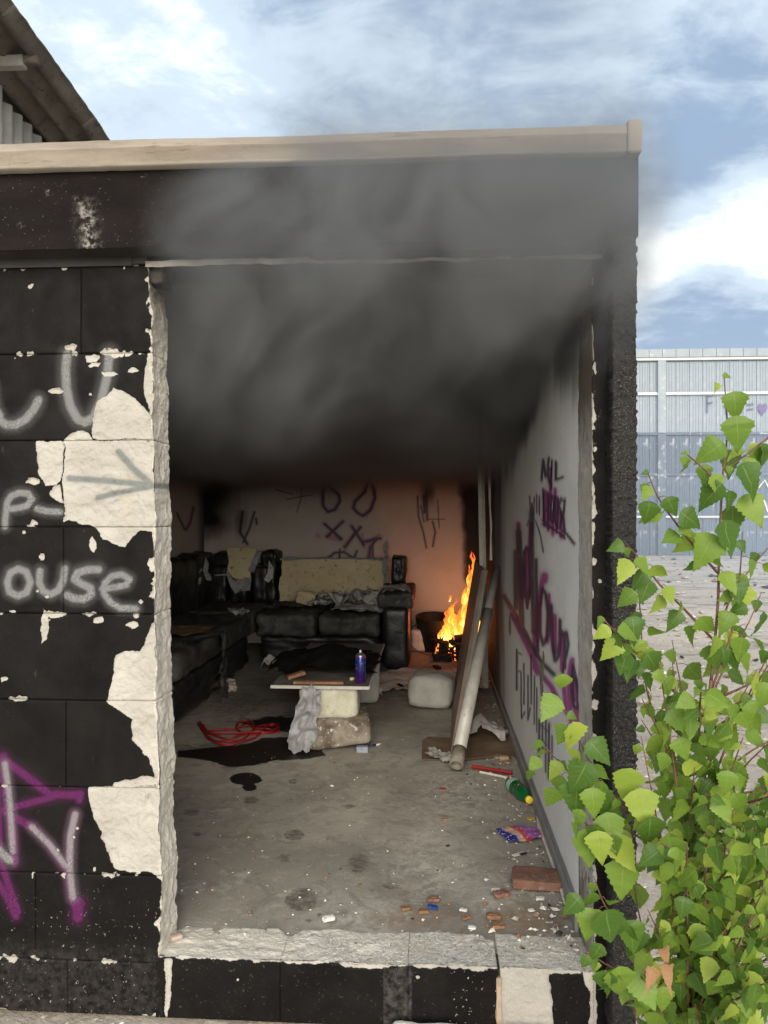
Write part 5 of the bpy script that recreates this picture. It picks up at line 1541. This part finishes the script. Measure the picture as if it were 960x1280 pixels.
# ------------------------------------------------------------------ birch sapling at the corner
def leaf_mesh(seed):
    r = np.random.default_rng(seed); N_ = 15
    V = []; lu = []; lv = []
    bend = r.uniform(-.05, .50); fold = r.uniform(.12, .60); tw = r.uniform(-.35, .35); asym = r.uniform(-.08, .08)
    for i in range(N_ + 1):
        t = i / N_
        w_ = .44 * (min(1, (t / .23)) ** .60) * (1 - max(0, t - .23) / .77) ** .88 * (1 - .55 * max(0, t - .62)) if t > 0 else .0
        w_ *= 1 + ((.09 if i % 2 else -.06) + r.uniform(-.03, .03)) * (1 if t < .85 else .4)
        if i == N_: w_ = .0
        zc = -bend * (t ** 2) * 1.0
        for k, u in enumerate((-1, 0, 1)):
            sh = .05 * abs(u) * (-1 if t < .15 else .6)
            V.append((w_ * u * (1 + asym * u), t + sh * w_ * 1.2, zc + fold * abs(w_ * u) * .8 + tw * w_ * u * t + r.uniform(-.016, .016) + .02 * math.sin(t * 14 + u * 3)))
            lu.append(u); lv.append(t)
    Fc = [(i * 3 + k, i * 3 + k + 1, (i + 1) * 3 + k + 1, (i + 1) * 3 + k) for i in range(N_) for k in range(2)]
    return np.array(V), Fc, lu, lv


def mat_leaf(name, dark, mid, light):
    m, n, out = new_mat(name)
    r_ = n.math('FRACT', n.math('ADD', n.rnd(), n.attr('tint')))
    f1 = n.step(r_, .15, .62); c = n.mix(f1, dark, mid)
    c = n.mix(n.step(r_, .66, 1.0), c, light)
    lu, lv = n.attr('lu'), n.attr('lv')
    au = n.math('ABSOLUTE', lu)
    rib = n.step(au, .07, .02)
    sv = n.math('ABSOLUTE', n.math('SUBTRACT', n.math('FRACT', n.math('MULTIPLY', n.math('SUBTRACT', lv, n.math('MULTIPLY', au, .13)), 8.0)), .5))
    vein = n.math('MAXIMUM', rib, n.math('MULTIPLY', n.step(sv, .07, .0), .45))
    c = n.mix(n.math('MULTIPLY', vein, .38), c, (.30, .40, .12))
    c = n.mix(n.math('MULTIPLY', n.step(n.noise(n.pos(), 110, 4, .6), .55, .75), .22), c, (.14, .13, .03))
    b = n.new('ShaderNodeBsdfPrincipled'); n.put(b.inputs['Base Color'], c); b.inputs['Roughness'].default_value = .42; b.inputs['Specular IOR Level'].default_value = .35
    nm = n.bump(n.math('ADD', n.math('MULTIPLY', vein, -.6), n.math('MULTIPLY', n.noise(n.pos(), 220, 3), .4)), .45, .0015); n.put(b.inputs['Normal'], nm)
    tl = n.new('ShaderNodeBsdfTranslucent'); n.put(tl.inputs[0], n.mix(.35, c, (.30, .42, .04)))
    mx = n.new('ShaderNodeMixShader'); mx.inputs[0].default_value = .42
    n.l.new(b.outputs[0], mx.inputs[1]); n.l.new(tl.outputs[0], mx.inputs[2]); n.l.new(mx.outputs[0], out.inputs['Surface'])
    return m


M_LEAF = mat_leaf('birch_leaf', (.065, .14, .02), (.17, .275, .035), (.33, .41, .06))
M_DEAD = simple('dead_leaf', (.20, .105, .045), (.32, .19, .09), 30, .8)
M_TWIG = simple('birch_twig', (.10, .045, .030), (.18, .09, .06), 30, .6, .2, .001, 200)
LM = []
for i in range(5):
    V, Fc, lu, lv = leaf_mesh(40 + i)
    me = bpy.data.meshes.new('leaf'); me.from_pydata(V.tolist(), [], Fc)
    me.polygons.foreach_set('use_smooth', np.ones(len(Fc), bool))
    for k, a in (('lu', lu), ('lv', lv), ('tint', [0] * len(lu))):
        at = me.attributes.new(k, 'FLOAT', 'POINT'); at.data.foreach_set('value', np.array(a, np.float32))
    me.materials.append(M_LEAF); LM.append((me, V, Fc, lu, lv))

BX = thing('birch_sapling', 'leafy young birch sapling growing at the right corner of the outbuilding', 'sapling', (.53, 1.35, 0))
rl = random.Random(17)
leaves = []                    # (matrix, variant, distance)
twigs = MB()


def add_leaf(p_, size, ang, up=None, tilt=None, dead=False):
    """p_: base point; ang: direction of the tip in the view plane (0 = straight down)"""
    tip = Vector((math.sin(ang), rl.uniform(-.45, .25), -math.cos(ang))).normalized()
    nrm = Vector((rl.gauss(0, .75), -1 + rl.uniform(-.1, .6), rl.gauss(.35, .6))).normalized() if tilt is None else Vector(tilt).normalized()
    x_ = tip.cross(nrm).normalized(); nrm = x_.cross(tip).normalized()
    M4 = Matrix((x_, tip, nrm)).transposed().to_4x4()
    for i in range(3): M4.col[i] *= size * (rl.uniform(.88, 1.05) if i == 0 else 1)
    M4.translation = p_
    leaves.append((M4, rl.randrange(5), size / max(p_.y, .4), dead))


def shoot(pts, r0, r1, spacing=15, lsize=(24, 38), skip=0.0, ends=True):
    P3 = [Vector(PY(a, b, y)) for a, b, y in pts]
    out_ = []
    for i in range(len(P3) - 1):
        p0, p1, p2, p3 = P3[max(i - 1, 0)], P3[i], P3[i + 1], P3[min(i + 2, len(P3) - 1)]
        for j in range(6):
            t = j / 6; out_.append(.5 * ((2 * p1) + (p2 - p0) * t + (2 * p0 - 5 * p1 + 4 * p2 - p3) * t * t + (3 * p1 - p0 - 3 * p2 + p3) * t ** 3))
    out_.append(P3[-1])
    k = len(out_)
    twigs.tube(out_, [r0 + (r1 - r0) * i / (k - 1) for i in range(k)], 6)
    acc = spacing * .4; side = 1
    for i in range(1, k):
        seg = (out_[i] - out_[i - 1]).length * F / max(out_[i].y, .4)
        acc += seg
        if acc > spacing:
            acc = rl.uniform(-3, 3); side = -side
            if rl.random() < skip: continue
            t = i / k
            base = out_[i]
            ln = rl.uniform(*lsize) * (.55 + .45 * t if t > .5 else .8 + .2 * t) * base.y / F
            if t < .18: ln *= .6
            pet = Vector((side * rl.uniform(.35, 1), rl.uniform(-.8, .3), rl.uniform(-.5, .25))) * ln * .38
            twigs.tube([base, base + pet * .6 + Vector((0, 0, .002)), base + pet], .0006, 4)
            add_leaf(base + pet, ln, rl.gauss(.30 * side, .45))


ys_ = 1.36
stem = [(905, 470, 1.30), (909, 540, 1.31), (903, 600, 1.32), (899, 690, 1.34), (897, 760, 1.35), (889, 850, 1.36), (880, 940, 1.36), (873, 1040, 1.36), (868, 1150, 1.35), (862, 1300, 1.35), (858, 1500, 1.34), (856, 1668, 1.34)]
shoot(stem[:6], .0010, .0030, 34, (26, 36), 1.0)
shoot(stem[5:], .0030, .006, 13, (28, 44), .3)
SH_ = [[(810, 591, 1.25), (823, 622, 1.26), (845, 654, 1.28), (870, 685, 1.30), (897, 716, 1.34)],
       [(856, 566, 1.27), (882, 588, 1.29), (903, 612, 1.32)],
       [(907, 587, 1.31), (932, 569, 1.34), (962, 546, 1.38), (985, 530, 1.4)],
       [(782, 679, 1.15), (798, 697, 1.18), (826, 732, 1.22), (854, 760, 1.28), (892, 800, 1.35)],
       [(753, 772, 1.12), (767, 788, 1.14), (795, 816, 1.2), (840, 862, 1.28), (886, 900, 1.35)],
       [(796, 725, 1.3), (801, 772, 1.32), (806, 850, 1.34), (830, 930, 1.36), (872, 1020, 1.36)],
       [(692, 868, 1.06), (714, 903, 1.09), (737, 953, 1.13), (755, 987, 1.18), (815, 1040, 1.26), (870, 1090, 1.35)],
       [(678, 930, 1.20), (707, 960, 1.22), (740, 985, 1.24), (790, 1005, 1.28), (868, 1060, 1.35)],
       [(722, 1022, 1.12), (746, 1036, 1.15), (780, 1036, 1.2), (850, 1080, 1.33)],
       [(742, 1095, 1.08), (757, 1133, 1.1), (779, 1154, 1.15), (810, 1172, 1.2), (866, 1230, 1.34)],
       [(734, 1190, 1.08), (768, 1212, 1.15), (815, 1240, 1.25), (862, 1290, 1.34)],
       [(946, 838, 1.25), (911, 899, 1.28), (893, 925, 1.31), (880, 975, 1.35)],
       [(985, 915, 1.3), (930, 945, 1.33), (878, 995, 1.36)],
       [(975, 1085, 1.22), (930, 1110, 1.26), (890, 1120, 1.3), (866, 1170, 1.35)],
       [(962, 1000, 1.2), (945, 1045, 1.24), (915, 1100, 1.3), (866, 1200, 1.35)],
       [(960, 685, 1.45), (935, 715, 1.43), (912, 750, 1.4), (898, 800, 1.37)],
       [(928, 665, 1.33), (925, 716, 1.34), (915, 790, 1.36), (890, 860, 1.37)],
       [(952, 740, 1.5), (935, 780, 1.46), (908, 830, 1.4), (885, 880, 1.37)],
       [(915, 1205, 1.15), (885, 1235, 1.22), (862, 1290, 1.33)],
       [(840, 800, 1.5), (850, 850, 1.46), (868, 920, 1.4), (876, 980, 1.37)],
       [(970, 800, 1.3), (940, 860, 1.33), (905, 940, 1.36), (878, 1010, 1.36)]]
for i, s_ in enumerate(SH_):
    shoot(s_, .0008, .0024, 17 if i in (0, 1, 2, 6, 7) else 12.5, (24, 38) if i in (0, 1, 2) else (25, 40), .06)
for i in range(52):
    tx = rl.uniform(765, 1015); ty = rl.uniform(800, 1300)
    if tx < 790 and ty < 1000: continue
    bx_, by_ = rl.choice([(889, 870), (880, 950), (873, 1040), (868, 1130), (864, 1220), (861, 1320)])
    by_ = max(by_, ty + rl.uniform(20, 110)); yd = rl.uniform(1.02, 1.66)
    mx_ = (tx + bx_) / 2 + rl.uniform(-15, 15); my_ = (ty + by_) / 2 + rl.uniform(0, 25)
    shoot([(tx, ty, yd), ((tx + mx_) / 2, (ty + my_) / 2 - 4, yd * .75 + 1.35 * .25), (mx_, my_, yd * .5 + 1.35 * .5), (bx_, by_, 1.35)], .0008, .0022, 12.5, (24, 41), .06)
for i in range(26):
    tx = rl.uniform(850, 1010); ty = rl.uniform(960, 1300)
    bx_, by_ = rl.choice([(873, 1060), (868, 1150), (864, 1240), (861, 1340)]); by_ = max(by_, ty + rl.uniform(10, 90)); yd = rl.uniform(1.0, 1.5)
    mx_ = (tx + bx_) / 2 + rl.uniform(-15, 15); my_ = (ty + by_) / 2 + rl.uniform(0, 20)
    shoot([(tx, ty, yd), ((tx + mx_) / 2, (ty + my_) / 2 - 4, yd * .75 + 1.35 * .25), (mx_, my_, yd * .5 + 1.35 * .5), (bx_, by_, 1.35)], .0008, .0020, 13, (25, 42), .05)
# leaves that stand out singly: (base x, base y, length, angle, y)
for (lx, ly, ll, an, yy) in [(918, 489, 36, .05, 1.28), (921, 519, 46, .1, 1.28), (905, 553, 42, -1.0, 1.29), (909, 562, 36, .0, 1.36), (925, 580, 46, .55, 1.30), (903, 604, 44, -.75, 1.29), (880, 580, 26, .1, 1.3), (812, 608, 20, -.4, 1.24), (813, 626, 32, -.2, 1.25), (850, 640, 36, 1.0, 1.26),
                             (896, 478, 14, -.2, 1.3), (903, 470, 12, 1.5, 1.3), (950, 558, 26, .2, 1.36), (858, 570, 16, -.1, 1.27), (811, 590, 10, -1.4, 1.25), (905, 650, 48, .2, 1.27), (893, 668, 50, -.55, 1.28), (872, 668, 36, -.8, 1.3), (860, 566, 9, -1.5, 1.27),
                             (930, 618, 44, .5, 1.33), (915, 632, 40, .1, 1.37), (780, 680, 22, -1.2, 1.15), (787, 700, 36, -.5, 1.16), (805, 712, 30, -.4, 1.2), (795, 740, 30, -.9, 1.2), (752, 770, 14, -.3, 1.12), (763, 785, 26, -1.0, 1.12), (790, 770, 36, .1, 1.16), (772, 800, 32, -.6, 1.15), (795, 800, 30, .4, 1.2),
                             (697, 870, 40, -.65, 1.05), (704, 842, 26, .0, 1.06), (716, 902, 40, .1, 1.08), (735, 925, 40, .75, 1.1), (735, 950, 50, -.45, 1.12), (722, 975, 50, -.1, 1.14), (700, 952, 26, -.6, 1.19), (676, 925, 16, -.5, 1.19), (664, 962, 16, -.2, 1.2), (675, 948, 22, -.7, 1.2),
                             (695, 985, 30, -.4, 1.2), (740, 984, 38, .05, 1.12), (745, 985, 44, .4, 1.18), (758, 1015, 50, .2, 1.16), (748, 1038, 42, .05, 1.13), (732, 1035, 52, .1, 1.15), (727, 1012, 26, -.3, 1.12), (768, 1042, 52, .35, 1.18), (726, 1120, 34, -.8, 1.07), (738, 1115, 30, .0, 1.09), (740, 1135, 40, -.3, 1.1),
                             (757, 1137, 54, .2, 1.08), (783, 1150, 44, .3, 1.14), (752, 1180, 28, -.5, 1.08), (757, 1212, 40, .0, 1.1), (774, 1208, 54, .1, 1.1), (795, 1212, 48, .45, 1.14), (789, 960, 46, -.2, 1.2), (800, 985, 60, .1, 1.18), (812, 1020, 66, .1, 1.16), (835, 1045, 60, .3, 1.15), (780, 1075, 50, -.1, 1.2)]:
    add_leaf(PY(lx, ly, yy), min(ll, 50) * yy / F * 1.0, an, tilt=(rl.gauss(0, .28), -1, rl.uniform(0, .5)))
leaves.sort(key=lambda a: -a[2])
EXTRA_V = []; EXTRA_F = []; EA = {'lu': [], 'lv': [], 'tint': []}
LIM = 300
for i, (M4, v, s_, dead) in enumerate(leaves):
    me, V, Fc, lu, lv = LM[v]
    if i < LIM:
        o = bpy.data.objects.new('leaf', me); COL.objects.link(o); o.parent = BX
        M5 = M4.copy(); M5.translation = M4.translation - BX.location
        o.matrix_local = M5
    else:
        W = np.array(M4) @ np.vstack([V.T, np.ones(len(V))]); b = len(EXTRA_V)
        EXTRA_V += W[:3].T.tolist(); EXTRA_F += [tuple(b + q for q in f) for f in Fc]
        EA['lu'] += lu; EA['lv'] += lv; EA['tint'] += [rl.random()] * len(lu)
if EXTRA_V: obj('foliage', None, M_LEAF, BX, True, EA, verts=EXTRA_V, faces=EXTRA_F, kind='stuff')
obj('stems', twigs, M_TWIG, BX, True)
for i, (lx, ly, an) in enumerate([(822, 1212, -.2), (838, 1206, .3), (832, 1185, .2)]):
    me2 = LM[i][0].copy(); me2.name = 'dead_leaf'; me2.materials[0] = M_DEAD
    o = bpy.data.objects.new('dead_leaf', me2); COL.objects.link(o); o.parent = BX
    M4 = Matrix.Translation(PY(lx, ly, 1.10) - BX.location) @ Euler((-1.5 + .3 * i, .5 - .4 * i, an)).to_matrix().to_4x4() @ Matrix.Diagonal((.026, .034, .05, 1))
    o.matrix_local = M4
print('leaves', len(leaves))
# woody stubs and litter at its foot
mb = MB()
for i in range(9):
    a_ = PY(rl.uniform(815, 905), 1290, 1.4); a_.z = 0
    mb.tube([a_, a_ + Vector((rl.uniform(-.06, .06), rl.uniform(-.1, .1), .2)), a_ + Vector((rl.uniform(-.15, .15), rl.uniform(-.15, .15), rl.uniform(.35, .62)))], [.007, .005, .003], 6)
obj('woody_stems', mb, M_TWIG, BX, True)

# ------------------------------------------------------------------ smoke
m, n, out = new_mat('smoke')
p = n.pos(); q = n.xyz(p); x, y, z = q[0], q[1], q[2]
zz = n.math('SUBTRACT', z, E)
warp = n.vmath('SCALE', n.vmath('SUBTRACT', n.noise(p, 1.7, 2, .5, 0, True), (.5, .5, .5)), None, .85)
pw_ = n.vmath('ADD', n.comb(n.math('SUBTRACT', n.math('MULTIPLY', x, 1.15), n.math('MULTIPLY', z, .45)), n.math('MULTIPLY', y, .7), n.math('ADD', n.math('MULTIPLY', z, .62), n.math('MULTIPLY', x, .25))), warp)
nz1 = n.noise(pw_, 3.4, 5, .56)
nz0 = n.noise(n.vmath('ADD', p, (5, 2, 9)), 1.6, 2, .5)
# inside the room: a thick layer under the ceiling
inside_y = n.step(y, 2.12, 2.5)
bot = n.math('ADD', .235, n.math('MULTIPLY', n.math('SUBTRACT', nz0, .5), .42))
bot = n.math('ADD', bot, n.math('MULTIPLY', n.step(y, 4.4, 2.4), n.step(x, -.5, .4, .04, .26)))
lay = n.math('MULTIPLY', n.step(n.math('SUBTRACT', zz, bot), -.06, .26), n.step(zz, 1.0, .93))
d_in = n.math('MULTIPLY', n.math('MULTIPLY', lay, inside_y), n.step(nz1, .35, .63, 1.3, 8.5))
# outside: rolls out under the lintel and climbs the fascia
yc = n.math('SUBTRACT', 2.10, n.math('MULTIPLY', n.step(zz, .45, .80), .12))
yc = n.math('ADD', yc, n.math('MULTIPLY', n.step(zz, 1.0, 2.0), .25))
wd = n.math('ADD', .17, n.math('MULTIPLY', n.step(zz, .9, 2.2), .55))
gy = n.step(n.math('DIVIDE', n.math('ABSOLUTE', n.math('SUBTRACT', y, yc)), wd), 1.0, .1)
edge = n.math('ADD', x, n.math('ADD', n.math('MULTIPLY', n.math('SUBTRACT', nz0, .5), .55), n.math('MULTIPLY', n.math('SUBTRACT', nz1, .5), .55)))
edge = n.math('SUBTRACT', edge, n.math('ADD', n.math('MULTIPLY', n.step(zz, .65, 1.05), .16), n.math('MULTIPLY', n.step(zz, .98, 1.5), .34)))
gx = n.math('MULTIPLY', n.step(edge, n.math('ADD', -.74, n.math('MULTIPLY', n.step(zz, .7, 1.7), .45)) if False else -.80, -.30), n.step(x, .66, .48))
gz = n.math('MULTIPLY', n.step(n.math('ADD', zz, n.math('MULTIPLY', n.math('SUBTRACT', nz1, .5), .5)), .38, .72), n.math('ADD', n.math('MULTIPLY', n.step(zz, 1.10, .80), 1.0), n.step(zz, 2.6, 1.1, 0, .085)))
d_out = n.math('MULTIPLY', n.math('MULTIPLY', gy, gx), n.math('MULTIPLY', gz, n.step(nz1, .32, .66, 2.2, 9.0)))
den_ = n.math('ADD', d_in, n.math('MULTIPLY', d_out, n.step(y, 2.30, 2.12, .35, 1.0)))
pv = n.new('ShaderNodeVolumePrincipled')
pv.inputs['Color'].default_value = (.375, .385, .395, 1)
pv.inputs['Anisotropy'].default_value = .1
n.put(pv.inputs['Density'], den_)
n.l.new(pv.outputs[0], out.inputs['Volume'])
M_SMOKE = m
def vol(name, b, mat):
    mb = MB(); mb.box(*b); return obj(name, mb, mat, None, kind='stuff')
vol('smoke', (LX + .01, .447, D + .004, BY - .01, E + .08, E + .895), M_SMOKE)
vol('smoke', (-1.15, 1.1, 1.62, D + .003, E + .10, E + 2.6), M_SMOKE)
vol('smoke', (-1.15, 1.1, D + .004, 3.3, E + 1.03, E + 2.6), M_SMOKE)
# thin bluish smoke drifting over the yard in front of the shed
m, n, out = new_mat('drifting_smoke')
p = n.pos(); q = n.xyz(p)
den_ = n.math('MULTIPLY', n.math('MULTIPLY', n.step(q[2], 6.5, 1.0), n.step(n.noise(p, .22, 3, .5), .3, .7, .3, 1)), .034)
den_ = n.math('MULTIPLY', den_, n.step(n.math('ABSOLUTE', n.math('SUBTRACT', q[1], 16)), 9.5, 5))
pv = n.new('ShaderNodeVolumePrincipled'); pv.inputs['Color'].default_value = (.70, .82, .98, 1); n.put(pv.inputs['Density'], den_)
n.l.new(pv.outputs[0], out.inputs['Volume'])
vol('drifting_smoke', (1.5, 30, 8.2, 25.6, .12, 6.6), m)
